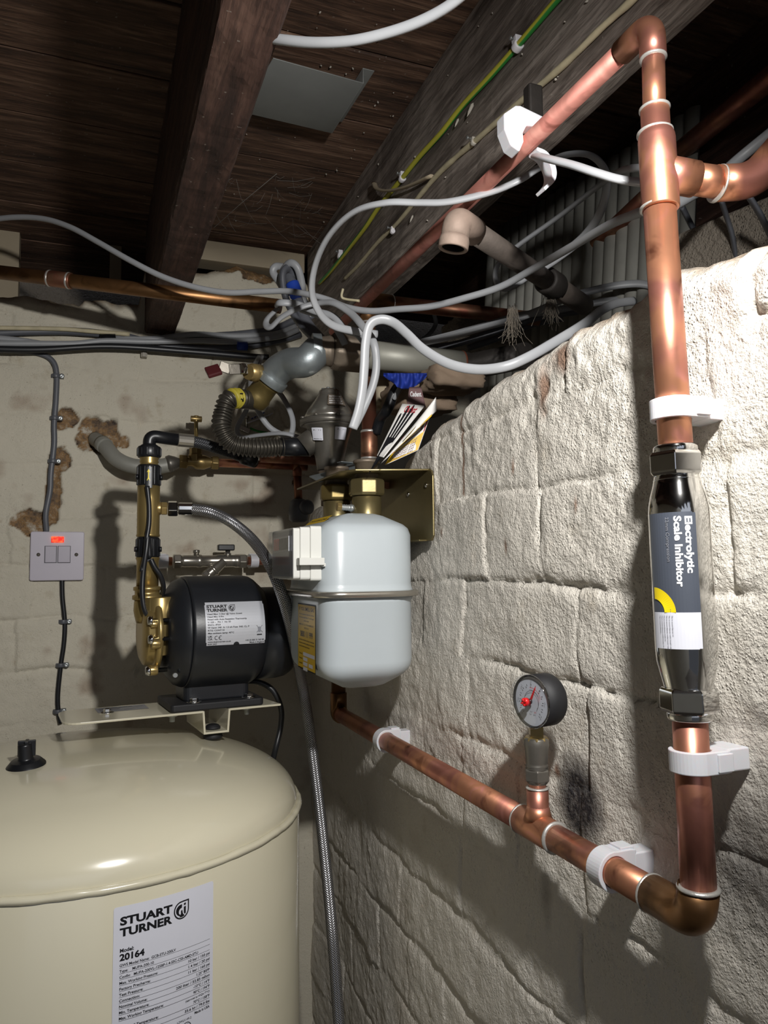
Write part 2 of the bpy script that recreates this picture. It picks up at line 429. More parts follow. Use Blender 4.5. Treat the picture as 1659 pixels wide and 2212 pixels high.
# ================================================================== THE SETTING
def struct(o): o['kind'] = 'structure'; return o
def grid_mesh(name, mat, P, mask=None):
    # P: (rows, cols, 3) points
    R, C_ = P.shape[:2]; idx = np.arange(R*C_).reshape(R, C_)
    f = np.stack([idx[:-1, :-1], idx[:-1, 1:], idx[1:, 1:], idx[1:, :-1]], -1).reshape(-1, 4)
    me = bpy.data.meshes.new(name); me.vertices.add(R*C_); me.vertices.foreach_set('co', P.reshape(-1).astype(np.float32))
    me.loops.add(len(f)*4); me.loops.foreach_set('vertex_index', f.reshape(-1).astype(np.int32))
    me.polygons.add(len(f)); me.polygons.foreach_set('loop_start', np.arange(0, len(f)*4, 4, dtype=np.int32))
    me.update(calc_edges=True); me.polygons.foreach_set('use_smooth', np.ones(len(f), bool))
    me.materials.append(MATS[mat])
    if mask is not None:
        a = me.color_attributes.new('mask', 'FLOAT_COLOR', 'POINT')
        q = np.ones((R*C_, 4), np.float32); q[:, :3] = mask.reshape(-1, 3); a.data.foreach_set('color', q.reshape(-1))
    o = bpy.data.objects.new(name, me); COL.objects.link(o); return struct(o)
def courses(y, z, zs, seed, depth=.005, long_=.225, soft=.006):
    """height of painted brickwork: joints between courses at zs, random stretchers and headers"""
    zs = np.array(sorted(zs)); wz = z+.030*(fbm(y, z, 6, 3, seed)-.5)+.004*(fbm(y, z, 40, 2, seed+3)-.5); wy = y+.030*(fbm(y, z, 9, 3, seed+5)-.5)
    c = np.clip(np.searchsorted(zs, wz), 0, len(zs)); lo_ = np.where(c > 0, zs[np.clip(c-1, 0, None)], zs[0]-.09); hi_ = np.where(c < len(zs), zs[np.clip(c, 0, len(zs)-1)], zs[-1]+.09)
    dz = np.minimum(wz-lo_, hi_-wz)
    off = _P[c & 255, 33+seed]*long_; u = (wy+off)/long_; b = np.floor(u); fr = u-b
    hd = _P[(c*7+3) & 255, (b.astype(int)*13+seed) & 255] > .45
    e = np.minimum(fr, 1-fr)*long_; e2 = np.where(hd, np.abs(fr-.5)*long_, 9); dy = np.minimum(e, e2)
    bid = _P[(c*31+5) & 255, ((b*2+(hd & (fr > .5))).astype(int)*17+seed) & 255]
    am = np.clip((fbm(y, z, 7, 3, seed+9)-.36)*3.4, .05, 1); am2 = np.clip((fbm(y, z, 9, 3, seed+12)-.40)*3.5, 0, 1)
    h = -depth*am*np.exp(-(np.maximum(dz-.001, 0)/soft)**2)-depth*.38*am2*np.exp(-(dy/(soft*.8))**2)
    crack = np.clip((fbm(y, z, 12, 3, seed+20)-.50)*8, 0, 1)
    h -= depth*1.0*crack*np.exp(-(dz/.0022)**2)+depth*.8*crack*am2*np.exp(-(dy/.0018)**2)
    h += (bid-.5)*.0045
    return h
def blob(u, v, cu, cv, ru, rv, seed=0, f=60, soft=.25, warp=.9):
    d = np.hypot((u-cu)/ru, (v-cv)/rv)+warp*(fbm(u, v, f, 4, seed)-.5)
    return np.clip((1-d)/soft, 0, 1)

# right wall: thick painted brick dwarf wall whose broken top ends below the joists
RZ = [(-.4, 1.69), (.30, 1.655), (.358, 1.664), (.423, 1.676), (.472, 1.682), (.50, 1.672), (.56, 1.668), (.63, 1.668), (.70, 1.664), (.78, 1.655), (.86, 1.640), (.93, 1.628), (1.0, 1.60), (1.06, 1.57), (1.12, 1.56), (1.25, 1.575), (1.55, 1.58)]
ys = np.concatenate([np.arange(-2.2, -.12, .06), np.arange(-.12, .25, .008), np.arange(.25, 1.30, .0022), np.arange(1.30, YB+.03, .006)])
ztop = np.interp(ys, [a*.968 for a, b in RZ], [1.45+(b-1.45)*.968 for a, b in RZ])+.006*(fbm(ys, ys*0, 30, 4, 2)-.5)*2
T = np.concatenate([np.linspace(0, .35, 20, endpoint=False), np.linspace(.35, 1, 395)])
Yg, Tg = np.meshgrid(ys, T); Zg = .0+Tg*ztop[None, :]
XN = .397
Zs = [1.612, 1.523, 1.436, 1.348, 1.258, 1.155, 1.055, .962, .868, .775, .68, .59]
h = courses(Yg, Zg, Zs, 4, .0031, soft=.0065)
h += .010*(fbm(Yg, Zg, 4, 3, 31)-.5)+.0045*(fbm(Yg, Zg, 30, 4, 33)-.5)+.0022*(fbm(Yg, Zg, 130, 2, 37)-.5)*np.clip(fbm(Yg, Zg, 9, 2, 41)*3-.9, .1, 1)+.013*np.clip((1.30-Yg)/.25, 0, 1)
rough = np.clip((Zg-1.50)/.12, .30, 1)*np.clip(fbm(Yg, Zg, 8, 2, 40)*1.8-.2, .3, 1.2)
h += .0060*rough*(fbm(Yg, Zg, 85, 3, 35)-.5)
edge = np.clip(1-(ztop[None, :]-Zg)/.022, 0, 1); h -= .018*edge**2*(.5+fbm(Yg, Zg, 50, 3, 36))
sa, sb = AX(1258, 1735, XN), AX(1625, 1880, XN)
soot = np.maximum(blob(Yg, Zg, sa.y+.004, sa.z+.002, .036, .044, 51, 26, .55, .5)**.6, blob(Yg, Zg, sb.y, sb.z, .075, .065, 52, 18, .9, .6)**.7*.75)
soot = np.maximum(soot, blob(Yg, Zg, .62, 1.15, .012, .05, 53, 30, .8, 1.2)*.35)
rust = np.zeros_like(h)
for py0, px0, py1, px1 in ((880, 992, 960, 992), (955, 994, 1070, 997)):
    a = AX(px0, py0, XN); b = AX(px1, py1, XN)
    cy = a.y+(b.y-a.y)*np.clip((Zg-a.z)/(b.z-a.z), 0, 1)+.004*(vnoise(Zg*60, Zg*0, 3)-.5)
    rust = np.maximum(rust, np.where((Zg < a.z) & (Zg > b.z), np.clip(1.6-np.abs(Yg-cy)/.0022, 0, 1), 0))
for px_, py_, ry, rz in ((1240, 1092, .004, .010), (1170, 850, .012, .035), (1090, 1180, .004, .012), (1105, 1010, .003, .012), (1210, 775, .02, .025), (1200, 1665, .005, .008), (955, 1150, .004, .01)):
    p = AX(px_, py_, XN); rust = np.maximum(rust, .95*blob(Yg, Zg, p.y, p.z, ry, rz, 60, 60, .7, 1.0))
dirtl = np.clip((fbm(Yg, Zg, 10, 4, 70)-.52)*4, 0, 1)*np.clip(1-np.abs(Yg-.93)/.12, 0, 1)*np.clip((1.47-Zg)/.02, 0, 1)
bare = np.clip(edge*1.4-.7+(fbm(Yg, Zg, 40, 3, 71)-.5), 0, 1)*.8
bare = np.maximum(bare, dirtl*.35)
P = np.stack([XR-h, Yg, Zg], -1)
# the top of the wall, running back from the face
nx = 26; top = []
for i in range(1, nx+1):
    d = i/nx*.17; rr = .020*(fbm(ys, ys*0+d, 26, 4, 80)-.5)*min(1, i/4)
    top.append(np.stack([XR-h[-1]+d, ys, ztop+rr+.006*math.sin(min(1, i/5)*1.57)], -1))
back = [np.stack([top[-1][:, 0]+.002, ys, top[-1][:, 2]*0+1.2], -1)]
Pall = np.concatenate([P, np.stack(top), np.stack(back)], 0)
mask = np.zeros(Pall.shape); n0 = P.shape[0]; mask[:n0, :, 0] = bare; mask[:n0, :, 1] = soot; mask[:n0, :, 2] = rust
mask[n0:, :, 0] = .55+.4*(fbm(Pall[n0:, :, 0], Pall[n0:, :, 1], 20, 3, 9)-.3)
grid_mesh('wall_right', 'white_plaster', Pall[:, ::-1], mask[:, ::-1])

# back wall: painted brick, its top broken away in the left bay
xs = np.concatenate([np.arange(-1.2, -.26, .02), np.arange(-.26, .46, .0026), np.arange(.46, 1.65, .012)])
tz = [(-1.2, 1.93), (-.16, 1.94), (-.10, 1.944), (-.03, 1.936), (-.02, 1.950), (.05, 1.952), (.075, 1.952), (.085, 2.02), (.2, 2.03), (.26, 2.055), (.34, 2.04), (.40, 2.04), (.47, 1.95), (.60, 1.86), (1.65, 1.86)]
btop = np.interp(xs, [a for a, b in tz], [b for a, b in tz])+.010*(fbm(xs, xs*0, 36, 4, 5)-.5)
T = np.concatenate([np.linspace(0, .45, 12, endpoint=False), np.linspace(.45, 1, 420)])
Xg, Tg = np.meshgrid(xs, T); Zg = Tg*btop[None, :]
h = courses(Xg, Zg, [1.985, 1.90, 1.815, 1.73, 1.64, 1.55, 1.46, 1.37, 1.28], 8, .0020, .23, .005)
h += .010*(fbm(Xg, Zg, 4, 3, 131)-.5)+.0022*(fbm(Xg, Zg, 30, 3, 133)-.5)+.0014*(fbm(Xg, Zg, 110, 2, 134)-.5)
bare = np.zeros_like(h)
def patch(px, py, rx, rz, s, soft=.05):
    p = AY(px, py, YB); return blob(Xg, Zg, p.x, p.z, rx/1190, rz/1190, s, 50, soft, .9)
for a in ((140, 905, 26, 22), (128, 990, 22, 30), (112, 1090, 18, 55), (70, 1130, 40, 28), (115, 1030, 14, 30), (212, 945, 44, 42), (268, 955, 16, 14), (560, 590, 40, 20), (480, 570, 60, 16), (640, 1040, 8, 14), (900, 690, 60, 26)):
    bare = np.maximum(bare, patch(*a, 140+len(a)))
h -= .006*np.minimum(bare, 1)*(.6+fbm(Xg, Zg, 60, 3, 171))
hole = AY(212, 955, YB); dd = np.hypot(Xg-hole.x, Zg-hole.z); h -= .05*np.clip((.016-dd)/.005, 0, 1)
bedge = np.clip(1-(btop[None, :]-Zg)/.02, 0, 1); h -= .012*bedge**2; bare = np.maximum(bare, np.clip(bedge*1.2-.5+(fbm(Xg, Zg, 40, 3, 71)-.5), 0, 1)*.9)
rust = .5*np.clip((fbm(Xg, Zg, 16, 4, 150)-.66)*6, 0, 1)
ca = np.abs(fbm(Xg, Zg, 7, 4, 160)-.5); crackm = np.clip(1-ca/.004, 0, 1)*np.clip((fbm(Xg, Zg, 4, 2, 163)-.55)*8, 0, 1); h -= .003*crackm; bare = np.maximum(bare, .5*crackm)
P = np.stack([Xg, YB-h, Zg], -1); top = []
for i in range(1, 9):
    d = i/8*.11; top.append(np.stack([xs, YB-h[-1]+d, btop+.012*(fbm(xs, xs*0+d, 30, 3, 90)-.5)], -1))
Pall = np.concatenate([P, np.stack(top)], 0); mask = np.zeros(Pall.shape); n0 = P.shape[0]
mask[:n0, :, 0] = bare; mask[:n0, :, 2] = rust; mask[n0:, :, 0] = .9
grid_mesh('wall_back', 'cream_plaster', Pall, mask)

# floor, far surfaces that close the cellar and the dark void beyond the dwarf wall
b = MB(); b.box((.1, -.1, -.03), (3.4, 4.2, .06)); struct(b.build('floor', 'rubble'))
b = MB(); b.box((-1.45, -.1, 1.08), (.1, 4.2, 2.3)); struct(b.build('wall_left', 'cream_plaster'))
b = MB(); b.box((1.70, -.1, 1.08), (.1, 4.2, 2.3)); struct(b.build('wall_far_right', 'rubble'))
b = MB(); b.box((.1, 1.86, 1.08), (3.4, .06, 2.3)); struct(b.build('wall_void', 'rubble'))
# floorboards seen from below
b = MB(); y = -.42
edges = [-1.15, -1.0, -.86, -.72, -.595, -.45, -.305, -.16, -.015, .13, .275, .42, .565, .712, .858, 1.002, 1.147, 1.292, 1.440, 1.60, 1.80]
for i, (a, c) in enumerate(zip(edges, edges[1:])):
    b.box((.15, (a+c)/2, 2.112+.002*random.random()), (3.3, c-a-.0035, .022), mat=0)
b.box((.15, .325, 2.14), (3.3, 2.95, .02), mat=0)
o = struct(b.build('ceiling', 'board_wood', bevel=.0015)); 

# joists
def joist(x0, x1, z0, mat, label, y0=-1.15, y1=YB+.005, seed=1, slope=0):
    ny = 260; Y = np.linspace(y0, y1, ny); prof = []
    per = [(x0, 2.098, 0), (x0, z0+.006, 1), (x0+.003, z0, 1), (x1-.003, z0, 1), (x1, z0+.006, 1), (x1, 2.098, 0)]
    pts = []
    for (xa, za, k), (xb, zb, k2) in zip(per, per[1:]):
        for j in range(6): pts.append((xa+(xb-xa)*j/6, za+(zb-za)*j/6))
    pts.append(per[-1][:2]); A = np.array(pts)
    Pg = np.zeros((ny, len(pts), 3)); S = np.arange(len(pts))*.01
    n1 = fbm(Y[:, None], S[None, :], 12, 3, seed)-.5; n2 = fbm(Y[:, None], S[None, :], 50, 2, seed+4)-.5
    Pg[:, :, 0] = A[None, :, 0]+.003*n1+.0015*n2; Pg[:, :, 1] = Y[:, None]; Pg[:, :, 2] = A[None, :, 1]+.006*n1+.002*n2
    me = bpy.data.meshes.new('ceiling_joist'); R, C_ = Pg.shape[:2]; idx = np.arange(R*C_).reshape(R, C_)
    f = np.stack([idx[:-1, :-1], idx[1:, :-1], idx[1:, 1:], idx[:-1, 1:]], -1).reshape(-1, 4).tolist()
    f += [list(idx[-1]), list(idx[0])[::-1], ]
    me.from_pydata(Pg.reshape(-1, 3).tolist(), [], f); me.materials.append(MATS[mat]); me.update()
    o = bpy.data.objects.new('ceiling_joist', me); COL.objects.link(o)
    return tag(o, label, 'beam', 'floor joists')
joist(.0855, .141, 1.897, 'joist_wood', 'brown timber ceiling joist crossing the upper left, its end in the back wall', seed=3)
joist(.403, .456, 1.897, 'joist_dusty', 'dusty grey timber joist carrying the green and yellow earth cable', seed=9)
joist(.735, .79, 1.897, 'joist_wood', 'dark timber joist deep in the void beyond the dwarf wall', seed=13)
joist(-.255, -.20, 1.897, 'joist_wood', 'dark timber joist beyond the left edge of the view', seed=17)
joist(-.59, -.535, 1.897, 'joist_wood', 'dark timber joist farthest left in the cellar', seed=19)
# pale timber on top of the wall in the right bay, pale framing in the dark left bay
b = MB(); b.box((.270, 1.492, 2.076), (.255, .05, .040)); tag(b.build('wall_plate', 'pale_wood', bevel=.002), 'pale sawn timber plate on the back wall between the two front joists', 'timber')
b = MB(); p = AY(-60, 505, 1.62); q = AY(262, 590, 1.62)
a1, a2 = AY(-80, 432, 1.60), AY(262, 470, 1.60)
b.prism([(0, 0), (a2.x-a1.x, 0), (a2.x-a1.x, -.030), (0, -.030)], (a1.x, 1.60, a2.z+.012), (1, 0, 0), (0, 0, 1), .03)
c1 = AY(30, 640, 1.60); b.box((a1.x+.06, 1.585, (a2.z+c1.z)/2), (.085, .03, a2.z-c1.z+.04))
c2 = AY(262, 600, 1.60); b.box((c2.x-.012, 1.585, (a2.z+c2.z)/2-.01), (.022, .03, a2.z-c2.z+.03))
tag(b.build('timber_frame', 'pale_wood', bevel=.001), 'pale timber frame in the dark left bay above the broken wall top', 'timber')

# rubble and old masonry in the void beyond the dwarf wall
def rock(name, c, size, mat, label, seed, cat='stone', group='loose masonry in the wall cavity'):
    me = bpy.data.meshes.new(name); import bmesh
    bm = bmesh.new(); bmesh.ops.create_icosphere(bm, subdivisions=4, radius=1)
    for v in bm.verts:
        d = v.co.normalized(); k = max(abs(d.x), abs(d.y), abs(d.z)); q = d/(k**.75)
        n = float(fbm(np.array([d.x*1.3+d.z]), np.array([d.y*1.3-d.z*.7]), 2.2, 4, seed)[0])-.5
        q *= 1+.34*n; v.co = Vector((q.x*size[0]/2, q.y*size[1]/2, q.z*size[2]/2))+Vector(c)
    for f in bm.faces: f.smooth = True
    bm.to_mesh(me); bm.free(); me.materials.append(MATS[mat]); o = bpy.data.objects.new(name, me); COL.objects.link(o)
    return tag(o, label, cat, group)
simple('brick_tan', '82705e', .85, 0, .3, 30, .8)
simple('brick_pale', 'a89c86', .85, 0, .3, 25, .8)
rock('broken_brick', AD(905, 860, 1.17), (.10, .09, .05), 'brick_tan', 'tan broken brick under the grey steel pipe, right of the blue cloth', 21)
rock('broken_brick', AD(840, 850, 1.22), (.06, .06, .05), 'brick_pale', 'pale broken brick left of the blue cloth', 22)
rock('broken_brick', AD(975, 820, 1.10), (.08, .07, .035), 'brick_tan', 'flat tan brick piece wedged below the end of the grey steel pipe', 24)
rock('broken_brick', AD(1030, 725, 1.27), (.11, .08, .05), 'rubble', 'dusky brick behind the grey cables right of the hidden copper riser', 25)
# corrugated sheet leaning in the void
def corr(o, X, Zv, nw, pitch, amp, hgt, name, mat, label):
    o = Vector(o); X = Vector(X).normalized(); Zv = Vector(Zv).normalized(); N = X.cross(Zv).normalized(); rows = []
    for r in range(2):
        row = []
        for i in range(nw*12+1):
            u = i/12*pitch; row.append(o+X*u+Zv*(r*hgt)+N*(amp*(abs(math.sin(math.pi*i/12))**.6)))
        rows.append(row)
    b = MB(); b.sheet(rows, .004, N, 0); return tag(b.build(name, mat), label, 'sheet')
c0 = AD(1040, 820, 1.38); c1 = AD(1425, 690, 1.02)
corr(c0-Vector((0, 0, .06)), c1-c0, (.02, -.10, 1), 20, (c1-c0).length/18, .006, .32, 'corrugated_sheet', 'foam_grey', 'grey corrugated sheet standing in the void behind the iron pipe')
b = MB(); a = AD(1500, 560, .80); c = AD(1740, 470, .70)
X = (c-a).normalized(); b.box((a+c)/2+Vector((.02, .02, .004)), ((c-a).length+.06, .05, .062), X, (0, 0, 1)); o = b.build('concrete_lintel', 'rubble', bevel=.004, seg=3)
tag(o, 'grey concrete lump in the void behind the copper tee branch', 'concrete')

# ================================================================== COPPER WATER LOOP ON THE RIGHT WALL
XP = .362
pE = AX(1409, 92, XP); pE.z = 1.832
run = thing('copper_pipe_run', AX(1450, 880, XP), 'mottled copper water pipe looping down the right wall and back towards the corner', 'pipe')
R22, R15 = .011, .0078
far = Vector((XP, 1.16, 1.837))
MB().tube([pE+Vector((0, .028, 0)), far], R15, 20).build('upper_pipe', 'copper_pink', run)
b = MB(); b.tube(fillet([pE+Vector((0, .032, 0)), pE, AX(1411, 128, XP)], .017, 10), .0092, 22); b.build('elbow_fitting', 'copper', run)
MB().tube([AX(1411, 120, XP), AX(1414, 262, XP)], R15, 20).build('riser_pipe', 'copper', run)
def sring(p, ax, r, w_=.0026, name='solder_ring'):
    MB().lathe(Vector(p)-Vector(ax).normalized()*w_/2, ax, [(0, r-.001), (w_*.3, r+.0006), (w_*.7, r+.0006), (w_, r-.001)], 26).build(name, 'solder', run)
dn = (AX(1490, 1535, XP)-AX(1418, 370, XP)).normalized()
sring(AX(1411, 127, XP), dn, .0088); sring(AX(1414, 236, XP), dn, .0100, .003)
# reducing tee
b = MB(); p0 = AX(1414, 235, XP); L = (AX(1424, 455, XP)-p0).length
b.lathe(p0, dn, [(0, .0092), (.001, .0098), (L*.20, .0098), (L*.28, .0122), (L*.32, .0126), (L-.001, .0126), (L, .0120)], 30)
t0 = AX(1421, 372, XP); 
br = [t0, Vector(t0)+Vector((.046, -.008, -.004)), Vector(t0)+Vector((.070, -.016, -.002)), Vector(t0)+Vector((.095, -.030, .030))]
b.tube([br[0], t0.lerp(br[1], .60)], .0122, 24)
b.build('tee_fitting', 'copper', run)
MB().tube([t0.lerp(br[1], .55), br[1]+(br[2]-br[1])*.2], R22, 22).build('branch_pipe', 'copper', run)
b = MB(); b.tube(fillet([t0.lerp(br[1], .97), br[2], br[3]], .014, 8), .0124, 24); b.build('elbow_fitting', 'copper', run)
MB().tube([br[2].lerp(br[3], .8), br[3]+(br[3]-br[2]).normalized()*.10], R22, 22).build('branch_pipe', 'copper_pink', run)
sring(t0.lerp(br[1], .99), br[1]-t0, .0124, .0026); sring(br[2].lerp(br[3], .86), br[3]-br[2], .0124, .0022)
sring(AX(1415, 288, XP), dn, .0118, .003); sring(AX(1424, 449, XP), dn, .0126, .003)
MB().tube([AX(1424, 440, XP), AX(1461, 985, XP)], R22, 24).build('riser_pipe', 'copper', run)
MB().tube([AX(1489, 1530, XP), AX(1510, 1940, XP)], R22, 24).build('drop_pipe', 'copper', run)
lz = 1.2265; bot = Vector((XP, AX(1500, 1955, XP).y, lz))
b = MB(); topb = AX(1509, 1918, XP); b.tube(fillet([topb, Vector((XP, bot.y, lz)), Vector((XP, bot.y+.040, lz))], .021, 12), .0128, 26); b.build('elbow_fitting', 'copper_brown', run)
sring(topb, (0, 0, 1), .0128, .003); sring((XP, bot.y+.040, lz), (0, 1, 0), .0128, .003)
tc = Vector((XP, AX(1163, 1790, XP).y, lz))
MB().tube([Vector((XP, bot.y+.03, lz)), tc-Vector((0, .022, 0))], R22, 24).build('wall_pipe', 'copper', run)
corner = Vector((XP-.002, 1.135, lz+.001))
MB().tube([tc+Vector((0, .022, 0)), corner], R22, 24).build('wall_pipe', 'copper', run)
b = MB(); b.lathe(tc-Vector((0, .026, 0)), (0, 1, 0), [(0, .0122), (.001, .0128), (.051, .0128), (.052, .0122)], 28)
b.tube([tc, tc+Vector((0, 0, .034))], .0094, 22, taper=None); b.lathe(tc+Vector((0, 0, .008)), (0, 0, 1), [(0, .0125), (.006, .0105), (.011, .0094)], 24)
b.build('tee_fitting', 'copper', run)
sring(tc-Vector((0, .026, 0)), (0, 1, 0), .0128, .003); sring(tc+Vector((0, .026, 0)), (0, 1, 0), .0128, .003); sring(tc+Vector((0, 0, .034)), (0, 0, 1), .0094, .002)
MB().tube([tc+Vector((0, 0, .03)), tc+Vector((0, 0, .062))], .0075, 20).build('branch_pipe', 'copper', run)
b = MB(); b.tube(fillet([corner-Vector((0, .012, 0)), corner, corner+Vector((0, 0, .032))], .018, 9), .0128, 22); b.build('elbow_fitting', 'copper_brown', run)
MB().tube([corner+Vector((0, 0, .02)), corner+Vector((0, 0, .20))], R22, 22).build('riser_pipe', 'copper_brown', run)

# ---- pipe clips
def clip(c, along, wall, dist, r, label, w_=.014, upv=None):
    """hinged plastic pipe clip: ring round the pipe, block back to the wall"""
    c = Vector(c); A = Vector(along).normalized(); Wd = Vector(wall).normalized(); S = A.cross(Wd).normalized()
    t = thing('pipe_clip', c, label, 'pipe clip', 'white pipe clips')
    ro = r+.0038; b = MB()
    # outline in (Wd, S): U round the pipe then straight cheeks to the wall
    out = [(dist, -ro*.92), (dist, ro*.92), (ro*.25, ro)]+arc((0, 0), ro, 80, 280, 20)+[(ro*.25, -ro)]
    inn = arc((0, 0), r+.0002, 0, 360, 28)[:-1]
    o = c-A*(w_/2)
    n = 40; O = []; I = []
    for k in range(n):
        a = 2*math.pi*k/n; dx, dy = math.cos(a), math.sin(a)
        rr = ro
        if dx > 0:
            rr = min(dist*.55/max(dx, 1e-6), ro*.98/max(abs(dy), 1e-6))
        O.append((dx*rr, dy*rr)); I.append((dx*(r+.0003), dy*(r+.0003)))
    vs_ = []
    for _ in (0,):
        for off in (0, w_):
            for q in O: vs_.append(o+A*off+Wd*q[0]+S*q[1])
            for q in I: vs_.append(o+A*off+Wd*q[0]+S*q[1])
        fs = []
        for k in range(n):
            k2 = (k+1) % n
            fs += [(k, k2, n+k2, n+k), (2*n+k, 3*n+k, 3*n+k2, 2*n+k2), (k, 2*n+k, 2*n+k2, k2), (n+k, n+k2, 3*n+k2, 3*n+k)]
        b.add(vs_, fs, 0, False)
    b.build('clip_ring', 'clip_white', t, bevel=.0007, seg=2, angle=50)
    b = MB(); d0 = dist*.50; b.box(c+Wd*((d0+dist+.002)/2), (dist+.002-d0, ro*1.55, w_*1.02), Wd, A); b.build('clip_base', 'clip_white', t, bevel=.001)
    for g in (-1, 1): b = MB(); b.box(c+Wd*(dist*.35)+S*(ro*1.02)*g, (ro*.8, .0022, w_*.8), Wd, A); b.build('latch_rib', 'clip_white', t, bevel=.0005)
    return t
clip(AX(1453, 886, XP), dn, (1, 0, 0), XR-XP-.014, R22, 'white plastic clip on the vertical copper pipe above the chrome inhibitor')
clip(AX(1497, 1642, XP), dn, (1, 0, 0), XR-XP-.014, R22, 'white plastic clip on the vertical copper pipe below the chrome inhibitor')
clip(Vector((XP, AX(1315, 1880, XP).y, lz)), (0, 1, 0), (1, 0, 0), XR-XP-.013, R22, 'white plastic clip on the low pipe between the gauge tee and the bottom elbow', .016)
clip(Vector((XP, AX(832, 1603, XP).y, lz)), (0, 1, 0), (1, 0, 0), XR-XP-.013, R22, 'white plastic clip on the low pipe just below the gas meter', .016)
# the open clip under the joist
c = Vector((XP, AX(1125, 335, XP).y, 1.834)); t = thing('pipe_clip', c, 'open white hinged clip on the upper copper pipe, its curved jaw hanging loose', 'pipe clip', 'white pipe clips')
b = MB(); o = c+Vector((0, -.007, 0))
out = [(-.017, .026), (-.029, .016), (-.029, .002), (-.023, -.012), (-.014, -.016)]+[(-.0095, -.006), (-.010, .002), (-.006, .0095), (.004, .011), (.012, .008), (.019, .011), (.020, .020), (-.012, .027)]
b.prism([(p[0], p[1]) for p in out], o, (1, 0, 0), (0, 0, 1), .014); b.build('clip_base', 'clip_white', t, bevel=.0012)
cl = [(p[0], p[1]) for p in [(q.x, q.y) for q in smooth([V3(.004, -.0095, 0), V3(.014, -.013, 0), V3(.021, -.024, 0), V3(.0205, -.035, 0), V3(.011, -.046, 0)], 6)]]
wds = [.003+.0026*math.sin(math.pi*min(1, i/len(cl)*1.15)) for i in range(len(cl))]
A = []; B = []
for i, p in enumerate(cl):
    q0 = cl[max(0, i-1)]; q1 = cl[min(len(cl)-1, i+1)]; dx, dy = q1[0]-q0[0], q1[1]-q0[1]; l = math.hypot(dx, dy); nx_, ny_ = -dy/l, dx/l
    A.append((p[0]+nx_*wds[i]/2, p[1]+ny_*wds[i]/2)); B.append((p[0]-nx_*wds[i]/2, p[1]-ny_*wds[i]/2))
MB().prism(A+B[::-1], o, (1, 0, 0), (0, 0, 1), .014).build('clip_jaw', 'clip_white', t, bevel=.0006)

b = MB(); b.box((XP+.016, c.y+.002, 1.876), (.015, .012, .046)); tag(b.build('timber_packer', 'iron_black', bevel=.002), 'small dark timber packer between the dusty joist and the open white clip', 'timber')

# ---- scale inhibitor
i0, i1 = AX(1458, 962, XP), AX(1491, 1556, XP); ia = (i1-i0).normalized(); IL = (i1-i0).length
t = thing('scale_inhibitor', i0.lerp(i1, .5), 'chrome bottle shaped scale inhibitor with slate label between two hex nuts on the vertical pipe', 'water conditioner')
b = MB(); prof = [(IL*a_, r_) for a_, r_ in ((.06, .0140), (.09, .0142), (.115, .0143), (.15, .0155), (.19, .0176), (.225, .0188), (.255, .0193), (.745, .0193), (.79, .0188), (.84, .0168), (.885, .0148), (.91, .0142), (.94, .0140))]
b.lathe(i0, ia, prof, 48); b.build('inhibitor_body', 'chrome', t)
for s_, nm in ((i0, 1), (i1, -1)):
    b = MB(); b.lathe(s_, ia*nm, [(0, .0125), (.001, .0140), (.005, .0142), (.006, .0130)], 30); b.hexnut(s_+ia*nm*.005, ia*nm, .016, .0182, rot=.25)
    b.build('compression_nut', 'chrome', t, bevel=.0006)
for q_ in (i0+ia*.0225, i1-ia*.0225): b = MB(); b.lathe(q_, ia, [(0, .0142), (.001, .0152), (.002, .0142)], 40); b.build('collar_ring', 'chrome', t)
# the label: u runs down the tube, v round it
lt = IL*.257; LL = IL*.483
xx, yy, _ = frame(ia, (0, 0, 1) if abs(ia.z) < .9 else (0, 1, 0))
mid = i0.lerp(i1, .5); tocam = (EYE-mid); 
rt = ia.cross(tocam).normalized()         # across the tube
fw = rt.cross(ia).normalized()
if fw.dot(tocam) < 0: fw = -fw
side = 1 if rt.dot(RGT) > 0 else -1
rt = rt*side
def inh(u, v, lift):
    # u down from label top (m), v leftward round the tube from its right edge (m)
    a = math.radians(30)-v/.0196; r = .0194+lift
    return i0+ia*(lt+u)+rt*(math.sin(a)*r)+fw*(math.cos(a)*r)
D = Decal(); LLm = LL*1000; HW = 33
nv = 16
for i in range(nv): D.rect(0 if i else .6, HW*i/nv, LLm*.735, HW*(i+1)/nv, 0)
for i in range(nv): D.rect(LLm*.735, HW*i/nv, LLm*(1 if i else .995), HW*(i+1)/nv, 1)
D2 = Decal()
D2.text('Electrolytic', LLm*.03, 6.8, 4.3, 2, .035, 1.0, fit=LLm*.42); D2.text('Scale Inhibitor', LLm*.03, 13.4, 4.3, 2, .035, 1.0, fit=LLm*.52)
D2.text('22mm Compression', LLm*.035, 18.8, 2.2, 3, .01, 1.0, fit=LLm*.33)
yc = LLm*.735
D2.strip([(yc-(8.5*math.cos(math.radians(a))), 31-8.5*math.sin(math.radians(a))) for a in range(0, 91, 6)][:], [(yc-(16*math.cos(math.radians(a))), 31-16*math.sin(math.radians(a))) for a in range(0, 91, 6)], 4)
for k, (vv, ln) in enumerate(((17, 13), (18.8, 22), (20.6, 22), (22.4, 16), (24, 20), (25.6, 11))): D2.text('Fit in accordance with local rules. Keep clear. '[:int(ln*1.6)], yc+2, vv+1, .9, 5, 0, 1, fit=ln)
b = MB(); 
for i, (pts, fs, mt) in enumerate(D.items): b.add([inh(u/1000, v/1000, .0002) for u, v in pts], fs, mt, True)
D2.lay(b, inh, start=.0004)
lb = b.build('inhibitor_label', ['label_slate', 'label_white', 'print_white', 'label_grey', 'bright_yellow', 'ink_grey'], t, fix=False); lb['label'] = 'slate and white label with yellow arc'

